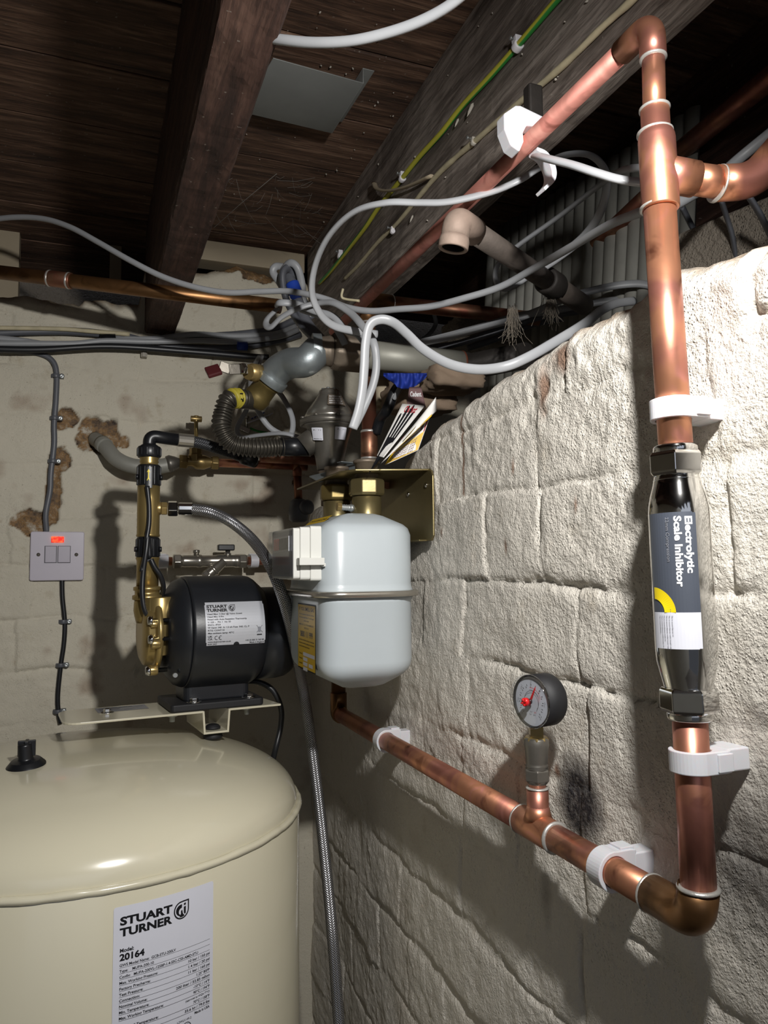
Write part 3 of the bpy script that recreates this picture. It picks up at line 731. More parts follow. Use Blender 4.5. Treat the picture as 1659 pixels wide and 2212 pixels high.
# ---- pressure gauge on the tee
gx, gy = XP, tc.y; gb = tc.z+.060
t = thing('pressure_gauge', (gx, gy, gb), 'small round pressure gauge with red pointer standing on the copper tee', 'gauge')
z = lambda py: AX(1166, py, XP).z
b = MB(); b.hexnut((gx, gy, z(1690)), (0, 0, 1), z(1662)-z(1690), .0112); b.lathe((gx, gy, z(1690)-.002), (0, 0, 1), [(0, .0082), (.003, .0098)], 24); b.build('compression_nut', 'cast_metal', t, bevel=.0005)
b = MB(); b.lathe((gx, gy, z(1664)), (0, 0, 1), [(0, .0092), (.001, .0100), (.002, .0090), (.003, .0100), (.004, .0090), (.006, .0094), (.016, .0100), (.020, .0106), (.0255, .0106), (.027, .0096)], 30); b.build('adapter_body', 'cast_metal', t)
b = MB(); b.lathe((gx, gy, z(1604)), (0, 0, 1), [(0, .0104), (.002, .0108), (.004, .0096)], 9, 0, False); b.hexnut((gx, gy, z(1600)), (0, 0, 1), z(1560)-z(1600), .0078, n=4, rot=.35); b.build('gauge_stem', 'brass_bright', t)
gc = AX(1168, 1512, XP); gn = Vector((-1, -.20, 0)).normalized(); back_ = gc-gn*.0125
GR = .0222
b = MB(); b.lathe(back_, gn, [(0, GR-.005), (.0015, GR-.0015), (.004, GR), (.024, GR), (.024, GR-.0014), (.0212, GR-.0014), (.0210, 0)], 56); b.build('gauge_case', 'rubber', t)
fo = back_+gn*.0225
b = MB(); b.lathe(fo-gn*.001, gn, [(0, 0), (.0005, GR-.0012)], 48); dial = b.build('dial_face', 'dial_face', t)
gs = Vector((0, 0, 1)).cross(gn).normalized()      # to the right seen from the front
def dpt(u, v, lift): return fo+gs*u+Vector((0, 0, 1))*(-v)+gn*lift
D = Decal(); D.ring(0, 0, 8.4, 8.8, 0, -45, 90, 30); D.ring(0, 0, 11, 11.4, 1, 20, 100); D.ring(0, 0, 8.4, 8.8, 0, 90, 225, 30)
for k in range(13):
    a = math.radians(225-k*22.5); D.poly([(math.cos(a+s_)*r_, -math.sin(a+s_)*r_) for r_, s_ in ((13, -.025), (14.6, -.025), (14.6, .025), (13, .025))], 0)
for k, s_ in enumerate(('0', '1', '2', '3', '4', '5', '6')):
    a = math.radians(225-k*45); D.text(s_, math.cos(a)*16.2-.8, -math.sin(a)*16.2+.9, 2.0, 0)
D.text('bar', -2, 9.5, 1.7, 0); D.text('psi', 3, 9.5, 1.7, 1)
b = MB(); D.lay(b, dpt, start=.0006); b.build('dial_print', ['ink_grey', 'red_plastic'], t, fix=False)
pa = math.radians(62); pd = gs*math.cos(pa)+Vector((0, 0, 1))*math.sin(pa); pn = gn.cross(pd)
b = MB(); c0 = fo+gn*.002; b.prism([(-.004, -.0012), (.0125, -.0005), (.015, 0), (.0125, .0005), (-.004, .0012)], c0, pd, pn, .0006); b.build('pointer', 'red_plastic', t)
b = MB(); b.lathe(c0, gn, [(0, .0024), (.002, .0024)], 20); b.build('pointer_hub', 'black_plastic', t)
b = MB(); b.lathe(back_+gn*.024, gn, [(0, GR-.0035), (0, GR+.0006), (.003, GR+.0006), (.0045, GR-.001), (.0050, GR-.003), (.0052, 0.00001)], 56); b.build('lens', 'clear_plastic', t)
b = MB(); b.lathe(back_+gn*.0285, gn, [(0, .0036), (.003, .0036), (.0036, .0028), (.0036, .0)], 24); 
for k in range(4):
    a = k*math.pi/2+.4; b.box(back_+gn*.0325+gs*(math.cos(a)*.0022)+Vector((0, 0, 1))*(math.sin(a)*.0022), (.0018, .0012, .001), gs*math.cos(a)+Vector((0, 0, 1))*math.sin(a), gn)
b.build('reset_knob', 'red_plastic', t)

# ================================================================== GAS METER
X0, X1, Y0m, Y1m = .250, .376, .842, 1.018
zt, zf, zb = AX(700, 1140, .25).z, AX(720, 1288, .25).z, AX(700, 1462, .25).z
cxm, cym = (X0+X1)/2, (Y0m+Y1m)/2; mw, md = X1-X0, Y1m-Y0m
mt = thing('gas_meter', (cxm, cym, zb-.02), 'pale grey gas meter with yellow warning label hanging on the right wall', 'gas meter')
def outline(inset=0, seg=9):
    rf, rb = .026, .050
    w2, d2 = mw/2-inset, md/2-inset
    def co(cx, cy, r, a0, a1): return [(cx+r*math.cos(math.radians(a0+(a1-a0)*k/seg)), cy+r*math.sin(math.radians(a0+(a1-a0)*k/seg))) for k in range(seg+1)]
    rf = max(.004, rf-inset); rb = max(.004, rb-inset)
    return co(w2-rb, d2-rb, rb, 0, 90)+co(-w2+rf, d2-rf, rf, 90, 180)+co(-w2+rf, -d2+rf, rf, 180, 270)+co(w2-rb, -d2+rb, rb, 270, 360)
def shell(levels, name, mat):
    b = MB(); n = None; vs_ = []
    for z_, ins in levels:
        o = outline(ins); n = len(o); vs_ += [(cxm+p[0], cym+p[1], z_) for p in o]
    fs = []
    for i in range(len(levels)-1):
        for k in range(n): k2 = (k+1) % n; fs.append((i*n+k, i*n+k2, (i+1)*n+k2, (i+1)*n+k))
    b.add(vs_, fs, 0, True); b.f.append(tuple(reversed(range(n)))); b.m.append(0); b.sm.append(True)
    b.f.append(tuple((len(levels)-1)*n+k for k in range(n))); b.m.append(0); b.sm.append(True)
    return b.build(name, mat, mt)
shell([(zf+.003, -.003), (zf+.006, -.001), (zf+.012, 0), (zt-.006, 0), (zt+.002, .003), (zt+.007, .009), (zt+.018, .034), (zt+.021, .045)], 'upper_case', 'meter_paint')
shell([(zb-.022, .045), (zb-.019, .034), (zb-.006, .010), (zb, .004), (zb+.006, .001), (zb+.012, 0), (zf-.010, 0), (zf-.003, -.003)], 'lower_case', 'meter_paint')
shell([(zf-.0035, -.008), (zf-.0030, -.0095), (zf+.0030, -.0095), (zf+.0035, -.008)], 'seam_flange', 'nickel')
# index box
bz0, bz1 = AX(705, 1253, .25).z-.001, AX(705, 1133, .25).z
by0, by1 = .857, .972; bx0 = .2165
b = MB()
for a, c, g in ((.252, .2385, 0), (.2385, .2265, .0012), (.2265, bx0+.002, .0024)):
    b.prism(rrect(by1-by0-2*g, bz1-bz0-2*g, .003, 3), (c, (by0+by1)/2, (bz0+bz1)/2), (0, 1, 0), (0, 0, 1), a-c)
ib = b.build('index_box', 'meter_plastic', mt, bevel=.0008)
b = MB(); b.prism(rrect(by1-by0-.006, bz1-bz0-.006, .004, 4), (bx0-.0030, (by0+by1)/2, (bz0+bz1)/2), (0, 1, 0), (0, 0, 1), .0016)
b.build('index_window', 'clear_plastic', ib)
b = MB(); b.prism(rrect(by1-by0-.010, bz1-bz0-.010, .003, 4), (bx0+.0019, (by0+by1)/2, (bz0+bz1)/2), (0, 1, 0), (0, 0, 1), .0012); b.build('index_face', 'label_grey', ib)
b = MB(); b.box((bx0+.0006, (by0+by1)/2, (bz0+bz1)/2+.012), (.001, .080, .018)); 
for k in range(8): b.box((bx0+.0001, by0+.022+k*.0098, (bz0+bz1)/2+.012), (.001, .0075, .014), mat=1 if k < 5 else 2)
b.build('counter_dials', ['dial_face', 'ink', 'red_plastic'], ib)
b = MB(); lz_ = AX(690, 1213, .25).z; b.box((.237, by0-.006, lz_), (.030, .013, .0085)); b.box((.2525, by0-.006, lz_-.004), (.004, .006, .004)); b.build('sealing_tab', 'meter_plastic', ib, bevel=.0006)
# labels
lt_, lb_ = AX(651, 1303, .25).z, AX(651, 1443, .25).z
def mfront(u, v, lift): return Vector((X0-lift-.0002, .957-u, lt_-v))
hh = (lt_-lb_)*1000; ww = 82
D = Decal(); D.base(ww, hh, 1.5, 1); D.base(ww-3, hh-3, 1, 0); D.items[1] = ([(p[0]+1.5, p[1]+1.5) for p in D.items[1][0]], D.items[1][1], 0)
D.text('IF YOU SMELL GAS', 6, 8.5, 4.2, 1, .02, fit=70)
for k, (s_, v) in enumerate((('Do not operate any electrical switches', 14), ('Do not use naked flames. Turn off supply', 18), ('at the meter', 22), ('IMMEDIATELY CALL THE GAS EMERGENCY', 27), ('SERVICE ON', 31))):
    D.text(s_, 41-min(34, len(s_)), v, 2.0, 1, .01, fit=min(68, len(s_)*2))
D.text('0800 111 999', 12, 41, 7, 1, .03, fit=58)
for v in (46, 50, 54): D.text('Open doors and windows until gas has cleared away', 6, v, 2.0, 1, .01, fit=70 if v < 54 else 50)
for k, (u0, v0, u1) in enumerate(((26, 60, 78), (26, 66, 46), (26, 72, 46), (52, 72, 70), (26, 78, 46))): D.rect(u0, v0, u1, v0+4.4, 2); D.text('Details', 7, v0+3.3, 2, 1, .01, fit=15)
b = MB(); D.lay(b, mfront, start=.0003); b.build('warning_label', ['label_yellow', 'ink', 'label_white'], mt, fix=False)['label'] = 'yellow warning label with black print'
def mtop(u, v, lift): return Vector((.268+v*.55, .99-u, zt+.0102+v*.42+lift))
b = MB(); D = Decal(); D.base(90, 20, 1, 0); D.text('CAUTION GAS', 6, 12, 5, 1, .02, fit=76); D.lay(b, mtop, start=.0008); b.build('top_label', ['label_yellow', 'ink'], mt, fix=False)
# unions on top
ux = .326
zu = lambda py, y: AY(796, py, y).z
uy = .905; uy2 = .978; ux2 = .309; zc = zt+.019
b = MB(); b.lathe((ux, uy, zc-.002), (0, 0, 1), [(0, .0195), (.004, .0185), (.026, .0185), (.027, .0165)], 36); b.build('meter_boss', 'olive_plate', mt)
b = MB(); b.lathe((ux2, uy2, zc-.002), (0, 0, 1), [(0, .0195), (.004, .0185), (.026, .0185), (.027, .0165)], 36); b.build('meter_boss', 'olive_plate', mt)
def union(y, nm_label, matn, ux=ux):
    t = thing('pipe_union', (ux, y, zc+.024), nm_label, 'pipe fitting', 'unions on the gas meter')
    b = MB(); b.hexnut((ux, y, zc+.0255), (0, 0, 1), .0215, .0235, n=8, rot=.2); b.build('union_nut', matn, t, bevel=.001)
    b = MB(); b.lathe((ux, y, zc+.047), (0, 0, 1), [(0, .0150), (.020, .0145), (.0205, .0168), (.0225, .0172), (.0245, .0166), (.025, .0135)], 30); b.build('union_tail', 'cast_brown', t)
    return t
union(uy, 'olive brass hex union at the near top of the gas meter', 'olive_plate')
union(uy2, 'shadowed dark hex union at the far top of the gas meter under the regulator', 'brass_dull', ux2)
t = thing('test_nipple', (ux-.035, uy+.002, zc+.012), 'small brass test screw sticking out beside the near meter union', 'screw')
b = MB(); b.lathe((ux-.018, uy, zc+.010), (-1, 0, .05), [(0, .0045), (.005, .0045)]+[(.005+.0015*k, .0042 if k % 2 else .0034) for k in range(8)]+[(.017, .0035)], 18); b.build('threaded_stem', 'zinc', t)
b = MB(); b.hexnut((ux-.034, uy, zc+.011), (-1, 0, .05), .006, .0058); b.build('screw_head', 'brass', t, bevel=.0004)
# bracket plate
t = thing('meter_bracket', (.395, .90, zc), 'olive passivated steel bracket plate on the right wall behind the gas meter', 'bracket')
pt, pb_ = AX(940, 1010, .392).z, AX(940, 1168, .392).z; yn = AX(942, 1080, .392).y
b = MB(); yy0, yy1 = yn, 1.10
b.prism([(yy0-.0, pb_+.006)]+[(yy0+.006, pb_), (yy1, pb_), (yy1, pt), (yy0+.010, pt), (yy0+.004, pt-.003), (yy0, pt-.010)], (.3875, 0, 0), (0, 1, 0), (0, 0, 1), .0025)
b.box((.383, (yy0+yy1)/2+.01, pb_+.001), (.011, yy1-yy0-.02, .002)); b.build('back_plate', 'olive_plate', t, bevel=.0008)
b = MB(); b.sheet([[(.3885, yy0+.012, pt), (.3885, yy1, pt)], [(.30, yy0+.035, pt-.001), (.30, yy1, pt-.001)], [(.285, yy0+.055, pt-.002), (.285, yy1, pt-.002)]], .0025, (0, 0, -1)); b.build('top_shelf', 'olive_plate', t, bevel=.0006)
for yy, zz in ((yn+.018, pt-.020), (yn+.075, pt-.026)):
    b = MB(); b.lathe((.3875, yy, zz), (-1, 0, 0), [(0, .0035), (.0015, .0032), (.0022, .0015), (.0023, 0)], 16); b.build('screw', 'chrome', t)

# ================================================================== GAS RISER AND COPPER RUN BEHIND
GY = 1.055
def G(px, py, y=GY): return AY(px, py, y)
t = thing('gas_copper_pipe', G(797, 900), 'aged copper gas riser bending over to the right above the dwarf wall', 'pipe')
gx0 = G(797, 900).x
zel = G(815, 652).z
pts = fillet([Vector((gx0, GY, zel-.035)), Vector((gx0, GY, zel)), Vector((gx0+.040, GY+.006, zel+.003))], .022, 10)
MB().tube([Vector((gx0, uy+.075, zc+.055)), Vector((gx0, GY, zc+.075)), Vector((gx0, GY, zel-.03))], .011, 24).build('riser_pipe', 'copper_aged', t)
MB().tube(pts, .0128, 24).build('elbow_fitting', 'copper_brown', t)
MB().tube([pts[-1]-Vector((.004, 0, 0)), AD(1165, 690, 1.19)], .011, 22).build('cross_pipe', 'copper_aged', t)
def sr(p, ax, r, wd=.003): MB().lathe(Vector(p)-Vector(ax).normalized()*wd/2, ax, [(0, r-.001), (wd*.3, r+.0007), (wd*.7, r+.0007), (wd, r-.001)], 26).build('solder_ring', 'solder', t)
sr(pts[0], (0, 0, 1), .0128); sr(pts[-1], pts[-1]-pts[-3], .0128)
zj = G(797, 933).z; b = MB(); b.lathe((gx0, GY, zj-.040), (0, 0, 1), [(0, .0120), (.001, .0128), (.040, .0128), (.041, .0118)], 26); b.build('coupling', 'copper_aged', t)
sr((gx0, GY, zj), (0, 0, 1), .0126, .005); sr((gx0, GY, zj-.040), (0, 0, 1), .0126, .004)

# ---- steel gas pipe, union, elbow
SY = 1.005
zsp = AY(900, 776, SY).z
t = thing('steel_gas_pipe', AY(900, 776, SY), 'fat painted steel gas pipe running right over the dwarf wall to a rusty end', 'pipe')
b = MB(); xa, xb = AY(770, 776, SY).x, AY(1002, 776, SY).x
b.tube([(xa, SY, zsp), (xb, SY+.008, zsp+.001)], .0205, 32); b.build('pipe_body', 'painted_steel', t)
b = MB(); e2 = AD(1135, 768, 1.06); b.tube([(xb-.002, SY+.008, zsp+.001), (xb+.02, SY+.010, zsp+.001), e2], [.0198, .0198, .0185], 30); b.build('pipe_end', 'iron_black', t)
b = MB(); b.lathe((xb-.002, SY+.008, zsp+.001), (1, 0, 0), [(0, .0207), (.001, .0213), (.003, .0205)], 30); b.build('rust_ring', 'rust', t)
t = thing('union_fitting', AY(750, 780, SY), 'brown cast iron hexagonal union joining the elbow to the steel gas pipe', 'pipe fitting')
x0, x1 = AY(715, 780, SY).x, AY(790, 780, SY).x; Lx = x1-x0
b = MB(); b.lathe((x0, SY, zsp), (1, 0, 0), [(0, .0225), (.003, .0262), (.010, .0275), (Lx-.008, .0275), (Lx-.002, .0255), (Lx, .0215)], 8, 0, False, rot=.3); b.build('union_nut', 'cast_brown', t, bevel=.003, seg=3)
b = MB(); b.lathe((x0-.024, SY+.004, zsp), (1, -.1, 0), [(0, .0190), (.008, .0190), (.018, .0205), (.025, .0225)], 30); b.build('union_tail', 'cast_brown', t)
b = MB(); b.lathe((x0-.026, SY+.004, zsp), (1, -.1, 0), [(0, .0192), (.0015, .0198), (.003, .0192), (.0045, .0198), (.006, .0190)], 30); b.build('rust_thread', 'rust', t)
t = thing('galvanised_elbow', AD(640, 785, 1.10), 'silvery galvanised elbow above the yellow banded gas hose', 'pipe fitting')
ee = [Vector((x0-.018, SY+.004, zsp)), AD(660, 781, 1.06), AD(628, 785, 1.075), AD(602, 799, 1.085), AD(584, 821, 1.09)]
pp = smooth(ee, 7)
b = MB(); b.tube(pp, [.0215]*len(pp), 32); b.tube([pp[0]+Vector((.004, 0, 0)), pp[0]-Vector((.008, -.002, 0))], .0235, 32)
q0, q1 = pp[-1], (pp[-1]-pp[-3]).normalized(); b.tube([q0-q1*.008, q0+q1*.004], .0245, 32); b.build('elbow_body', 'galvanised', t, bevel=.001)
# emergency control valve
vdir = q1; t = thing('gas_valve', q0+vdir*.02, 'brass gas stop valve with red ended lever below the galvanised elbow', 'valve')
b = MB(); b.lathe(q0+vdir*.004, vdir, [(0, .0195), (.004, .0205), (.006, .0180), (.022, .0185), (.026, .0200), (.036, .0190), (.040, .0165)], 30); b.build('valve_body', 'brass_dull', t)
ldir = (AD(500, 797, 1.04)-AD(548, 802, 1.08)).normalized()
b = MB(); b.lathe(AD(560, 806, 1.08), ldir, [(0, .0125), (.016, .0125), (.017, .0105), (.024, .0105)], 26); b.build('valve_bonnet', 'brass', t)
b = MB(); b.hexnut(AD(527, 797, 1.055), ldir, .007, .0085); b.build('lever_nut', 'chrome', t, bevel=.0006)
h0, h1, h2 = AD(532, 797, 1.055), AD(497, 798, 1.045), AD(474, 790, 1.04)
b = MB(); b.box((h0+h1)/2, ((h0-h1).length+.004, .014, .0025), h1-h0, UPV.cross(h1-h0)); b.box((h1+h2)/2, ((h2-h1).length, .014, .0025), h2-h1, UPV.cross(h2-h1)); b.build('valve_lever', 'steel_dark', t, bevel=.0006)
b = MB(); h3 = AD(446, 806, 1.035); b.box((AD(476, 797, 1.04)+h3)/2, ((AD(476, 797, 1.04)-h3).length, .021, .006), h3-AD(476, 797, 1.04), UPV.cross(h3-h2)+FWD*.02); b.build('lever_grip', 'red_lever', t, bevel=.0015)
# corrugated gas hose
hp = smooth([q0+vdir*.038, AD(497, 862, 1.062), AD(482, 895, 1.055), AD(479, 925, 1.05), AD(500, 958, 1.055), AD(545, 967, 1.065), AD(590, 966, 1.08), AD(612, 965, 1.085)], 10)
t = thing('gas_hose', AD(479, 925, 1.05), 'dark corrugated metal gas hose with a yellow band curving to the regulator', 'hose')
hr = resample(hp, .0006); rad = [.0122+.0019*math.sin(2*math.pi*i*.0006/.0052) for i in range(len(hr))]
n0 = int(len(hr)*.10); MB().tube(hr[n0:], rad[n0:], 26).build('corrugated_tube', 'steel_dark', t)
MB().tube(hr[:n0+8], .0138, 26).build('hose_cuff', 'steel_dark', t)
a, c = int(len(hr)*.15), int(len(hr)*.235); MB().tube(hr[a:c], [q+.0007 for q in rad[a:c]], 26).build('yellow_band', 'yellow_tape', t)
bp_ = hr[(a+c)//2]; bt = (hr[c]-hr[a]).normalized(); bf = (EYE-bp_); bf = (bf-bt*bf.dot(bt)).normalized(); bs = bt.cross(bf).normalized()
def band(u, v, lift):
    an = u/.0145; return bp_+bf*(math.cos(an)*(.0150+lift))+bs*(math.sin(an)*(.0150+lift))*(1 if bs.dot(RGT) > 0 else -1)+bt*(v)
D = Decal(); D.text('1 7', -9, 2.5, 5, 0, .03, fit=14); b = MB(); D.lay(b, band); b.build('band_print', 'ink', t, fix=False)
b = MB(); b.tube([hr[-1]-Vector((.004, 0, 0)), AD(668, 966, 1.10)], .0135, 24); b.build('hose_end', 'black_plastic', t)
# regulator
RY = AD(712, 920, 1.10); rg = lambda py: AY(712, py, RY.y).z
t = thing('gas_regulator', (RY.x, RY.y, rg(1018)), 'round grey cast gas regulator with two white number stickers above the meter', 'regulator')
k_ = 1.10/FPX
prof = [(rg(1016), 27), (rg(990), 31), (rg(960), 38), (rg(935), 46), (rg(924), 50), (rg(920), 62)]
b = MB(); b.lathe((RY.x, RY.y, 0), (0, 0, 1), [(z_, r_*k_) for z_, r_ in prof], 44); b.build('regulator_body', 'cast_metal', t)
b = MB(); b.lathe((RY.x, RY.y, 0), (0, 0, 1), [(rg(921), 60*k_), (rg(920), 64*k_), (rg(909), 64*k_), (rg(907), 60*k_)], 44)
for k in range(8): a = k*math.pi/4; b.lathe((RY.x+math.cos(a)*60*k_, RY.y+math.sin(a)*60*k_, rg(908)), (0, 0, 1), [(0, .003), (.003, .003)], 10)
b.build('flange', 'cast_metal', t)
b = MB(); b.lathe((RY.x, RY.y, 0), (0, 0, 1), [(rg(908), 55*k_), (rg(900), 54*k_), (rg(885), 46*k_), (rg(868), 34*k_), (rg(856), 26*k_), (rg(850), 23*k_), (rg(845), 22*k_), (rg(842), 18*k_), (rg(842), 0)], 44); b.build('dome_cap', 'nickel', t)
b = MB()
for k in range(6): a = k*1.05; b.lathe((RY.x+math.cos(a)*14*k_, RY.y+math.sin(a)*14*k_, rg(844)), (0, 0, 1), [(0, .003), (.003, .0025)], 8)
b.build('cap_screw', 'zinc', t)
def reg_pt(rad_):
    def f(u, v, lift):
        a0 = math.atan2(-RY.y, -RY.x); an = a0+u/rad_; return Vector((RY.x+math.cos(an)*(rad_+lift), RY.y+math.sin(an)*(rad_+lift), rg(930)-v))
    return f
for nm, (u0, rr, tl) in enumerate(((-.026, 45*k_, .12), (.007, 44*k_, 0))):
    fn = reg_pt(rr)
    D = Decal(); D.base(17, 18, 1.2, 0); D.text('Fr', 3, 6.5, 3.6, 1, .02); D.rect(11, 3, 14.5, 6.5, 1); D.rect(11.6, 3.6, 13.9, 5.9, 0); D.text('1111', 2.5, 13, 4.4, 1, .03, fit=12)
    if nm == 0: D.text('Method A3', 2, 16.6, 1.8, 1, .02, fit=13)
    b = MB(); D.lay(b, lambda u, v, l_: fn(u+u0, v*.98+(u*tl), l_+.0015+v*.0-.00+max(0, (.012-v)*.10)-v*.10), start=.0012); b.build('number_sticker', ['label_white', 'ink'], t, fix=False)
def cap_pt(u, v, lift):
    a0 = math.atan2(-RY.y, -RY.x)+.25; k = v/.020; r = (37+18*k)*k_-.001; an = a0+u/.03
    return Vector((RY.x+math.cos(an)*(r+lift*1.4), RY.y+math.sin(an)*(r+lift*1.4), rg(862)-k*(rg(862)-rg(893))*1+lift))
b = MB(); D = Decal(); D.base(24, 16, 1, 0, 16)
for k, s_ in enumerate(('FACTORY SET', 'DO NOT ADJUST OR', 'REMOVE THIS CAP', 'SERVICE ONLY')): D.text(s_, 2, 4+k*3.4, 1.9, 1, .02, fit=19)
D.lay(b, lambda u, v, l_: cap_pt(u-.010, v, l_), start=.0012); b.build('cap_label', ['cast_brown', 'print_white'], t, fix=False)
b = MB(); b.lathe((RY.x, RY.y, rg(1018)), (0, 0, -1), [(0, .016), (.006, .016), (.007, .013), (.05, .013)], 26); b.build('outlet_neck', 'cast_brown', t)
b = MB(); b.tube([AD(655, 966, 1.095), RY+(AD(668, 966, 1.10)-RY)*.3], .017, 26); b.build('inlet_neck', 'cast_metal', t)
b = MB(); b.sheet([[AD(668, 1028, 1.06), AD(690, 1040, 1.03)], [AD(735, 1012, 1.07), AD(770, 1020, 1.04)], [AD(765, 995, 1.08), AD(800, 1003, 1.05)]], .0018, (0, 0, -1)); b.box(AD(752, 1000, 1.05), (.03, .012, .0015), (1, .3, 0)); tag(b.build('strap_bracket', 'galvanised', bevel=.0005), 'bent zinc strap under the regulator above the gas meter', 'bracket')

# ---- old iron stub pipe with a threaded elbow in the void
t = thing('iron_pipe', AD(1100, 560, 1.0), 'old rusty iron pipe with an open threaded elbow pointing down', 'pipe')
ie = AD(988, 477, .775); io = AD(980, 528, .775); far_ = AD(1262, 660, 1.06)
dd_ = (far_-ie).normalized()
b = MB(); pp = fillet([io+(ie-io)*.25, ie, ie+dd_*.035], .020, 10); b.tube(pp, .0145, 28); b.build('elbow_socket', 'pink_scale', t)
b = MB(); b.lathe(io+(ie-io)*.32, (io-ie), [(0, .0145), (.004, .0156), (.012, .0156), (.013, .0145), (.0125, .0122)]+[(.0125-.0012*k, .0122-(.0008 if k % 2 else 0)) for k in range(1, 9)]+[(.002, .0), ], 30, mats=[0, 0, 0, 0, 0]+[1]*10); b.build('elbow_mouth', ['pink_scale', 'iron_black'], t)
b = MB(); midp = ie.lerp(far_, .66); b.tube([ie+dd_*.02, midp], .0120, 24); b.build('pipe_body', 'iron_old', t)
b = MB(); b.lathe(midp-dd_*.012, dd_, [(0, .0135), (.002, .0168), (.030, .0172), (.034, .0160), (.036, .0135)], 28); b.build('pipe_socket', 'iron_black', t)
b = MB(); b.tube([midp, far_], .0135, 24); b.build('pipe_body', 'iron_old', t)

# ---- copper pipes deep in the void
def vpipe(p, q, r, mat, label):
    t = MB(); t.tube([p, q], r, 22); return tag(t.build('copper_pipe', mat), label, 'pipe')
vpipe(AD(1700, 140, .78), AD(1440, 350, 1.02), .0125, 'copper', 'brown copper pipe crossing the dark void at the upper right edge')
vpipe(AD(1440, 385, .98), AD(1195, 612, 1.26), .0115, 'copper_aged', 'dull copper pipe in the void behind the vertical copper tee')
# ---- gas info cards and blue cloth behind the meter
def card(name, corners, mat, label, deco=None, mats=None):
    b = MB(); a, bb, c, d = [Vector(p) for p in corners]   # TL TR BR BL
    n = (bb-a).cross(d-a).normalized()
    if n.dot(EYE-a) < 0: n = -n
    rows = [[a.lerp(d, i/8).lerp(bb.lerp(c, i/8), j/8) for j in range(9)] for i in range(9)]
    b.sheet(rows, .0006, -n, 0)
    if deco:
        W_ = 100; H_ = 100
        fn = lambda u, v, l_: a.lerp(bb, u*10).lerp(d.lerp(c, u*10), v*10)+n*l_
        deco.lay(b, fn, start=.0004)
    return b.build(name, mats or [mat], None, fix=False)
def hand(D, u0, v0, s, mat, fl=1, lean=0):
    for k, (du, l_) in enumerate(((0, 24), (11, 33), (21, 34), (31, 27))):
        uu = u0+du*fl*s; D.poly([(uu-3.6*s, v0), (uu-3.2*s, v0-l_*s), (uu-1.5*s, v0-(l_+3)*s), (uu+1.5*s, v0-(l_+3)*s), (uu+3.2*s, v0-l_*s), (uu+3.6*s, v0)], mat)
    xs_ = [u0-3.6*s*fl, u0+34.6*s*fl]; D.poly([(xs_[0], v0-1), (xs_[1], v0-1), (xs_[1]-3*fl*s, v0+26*s), (xs_[0]+14*fl*s, v0+40*s), (xs_[0]+4*fl*s, v0+32*s)], mat)
D = Decal(); hand(D, 18, 66, 1.75, 1, 1)
D.text('Cadent', 24, 16, 12, 2, .03, fit=56); D.text('Your gas network', 26, 22, 3, 3, .01, fit=36)
o = card('gas_card', [AD(869, 872, .99), AD(918, 876, .99), AD(829, 988, .94), AD(814, 984, .95)], 'card_white', '', D, ['card_white', 'ink', 'red_card', 'ink_grey'])
tag(o, 'white card printed with a dark hand and red lettering, wedged behind the copper gas riser', 'card')
D = Decal(); hand(D, 12, 48, 1.3, 1, 1); D.rect(20, 84, 90, 98, 2, 1)
o = card('gas_card', [AD(900, 912, .93), AD(942, 858, .93), AD(943, 888, .93), AD(823, 1002, .90)], 'card_white', '', D, ['card_white', 'brass_dull', 'label_yellow'])
tag(o, 'folded white card edge standing out over the red and yellow tag', 'card')
D = Decal(); D.rect(0, 0, 100, 100, 1); D.rect(0, 60, 100, 100, 2); D.rect(10, 8, 90, 52, 3)
for k in range(5): D.text('WARNING GAS', 12, 69+k*7, 4.5, 3, .03, fit=70)
o = card('warning_tag', [AD(868, 948, .955), AD(938, 872, .955), AD(903, 972, .945), AD(832, 1004, .94)], 'red_card', '', D, ['card_white', 'red_card', 'label_yellow', 'pink_card'])
tag(o, 'red and yellow warning tag hanging behind the white folded card', 'tag')
D = Decal(); D.text('Cadent', 12, 48, 24, 1, .03, fit=76)
o = card('gas_card', [AD(884, 836, 1.03), AD(910, 836, 1.03), AD(920, 880, 1.00), AD(878, 880, 1.00)], 'pink_card', '', D, ['pink_card', 'print_white'])
tag(o, 'dusky pink card under the blue cloth above the other cards', 'card')
rows = []
for i in range(14):
    row = []
    for j in range(30):
        u = j/29; v = i/13; px = 828+94*u; lower = 812+28*math.sin(math.pi*min(1, max(0, (u-.0)/1.0)))**.8*(1 if u > .3 else .55+u); py = 806+(lower-806)*v
        row.append(AD(px, py, 1.055+.010*math.sin(u*19+v*3)*v+.004*math.sin(u*41)))
    rows.append(row)
b = MB(); b.sheet(rows, .0015, FWD); tag(b.build('blue_cloth', 'blue_cloth'), 'crumpled bright blue cloth stuffed under the steel gas pipe', 'cloth')

# ================================================================== PRESSURE TANK
TX, TY, TR, TZ = 0.0, 1.05, .265, 1.15
t = thing('pressure_tank', (TX, TY, .06), 'large cream pressure vessel with a domed top and a rating label', 'tank')
b = MB(); b.lathe((TX, TY, 0), (0, 0, 1), [(.10, TR-.05), (.16, TR-.01), (.20, TR+.001), (TZ-.002, TR+.001), (TZ+.002, TR-.001)], 128); b.build('tank_body', 'tank_paint', t)
prof = []; HD = .080
for k in range(41):
    a = math.radians(90*k/40); prof.append((TZ+HD*math.sin(a)**.92, (TR-.0015)*max(0, math.cos(a))**.78))
b = MB(); b.lathe((TX, TY, 0), (0, 0, 1), prof, 128); b.build('tank_dome', 'tank_paint', t)
ringp = [(TX+(TR+.0005)*math.cos(a), TY+(TR+.0005)*math.sin(a), TZ+.0016*(float(vnoise(np.array([a*9]), np.array([1.]))[0])-.5)) for a in np.linspace(0, 2*math.pi, 400)]
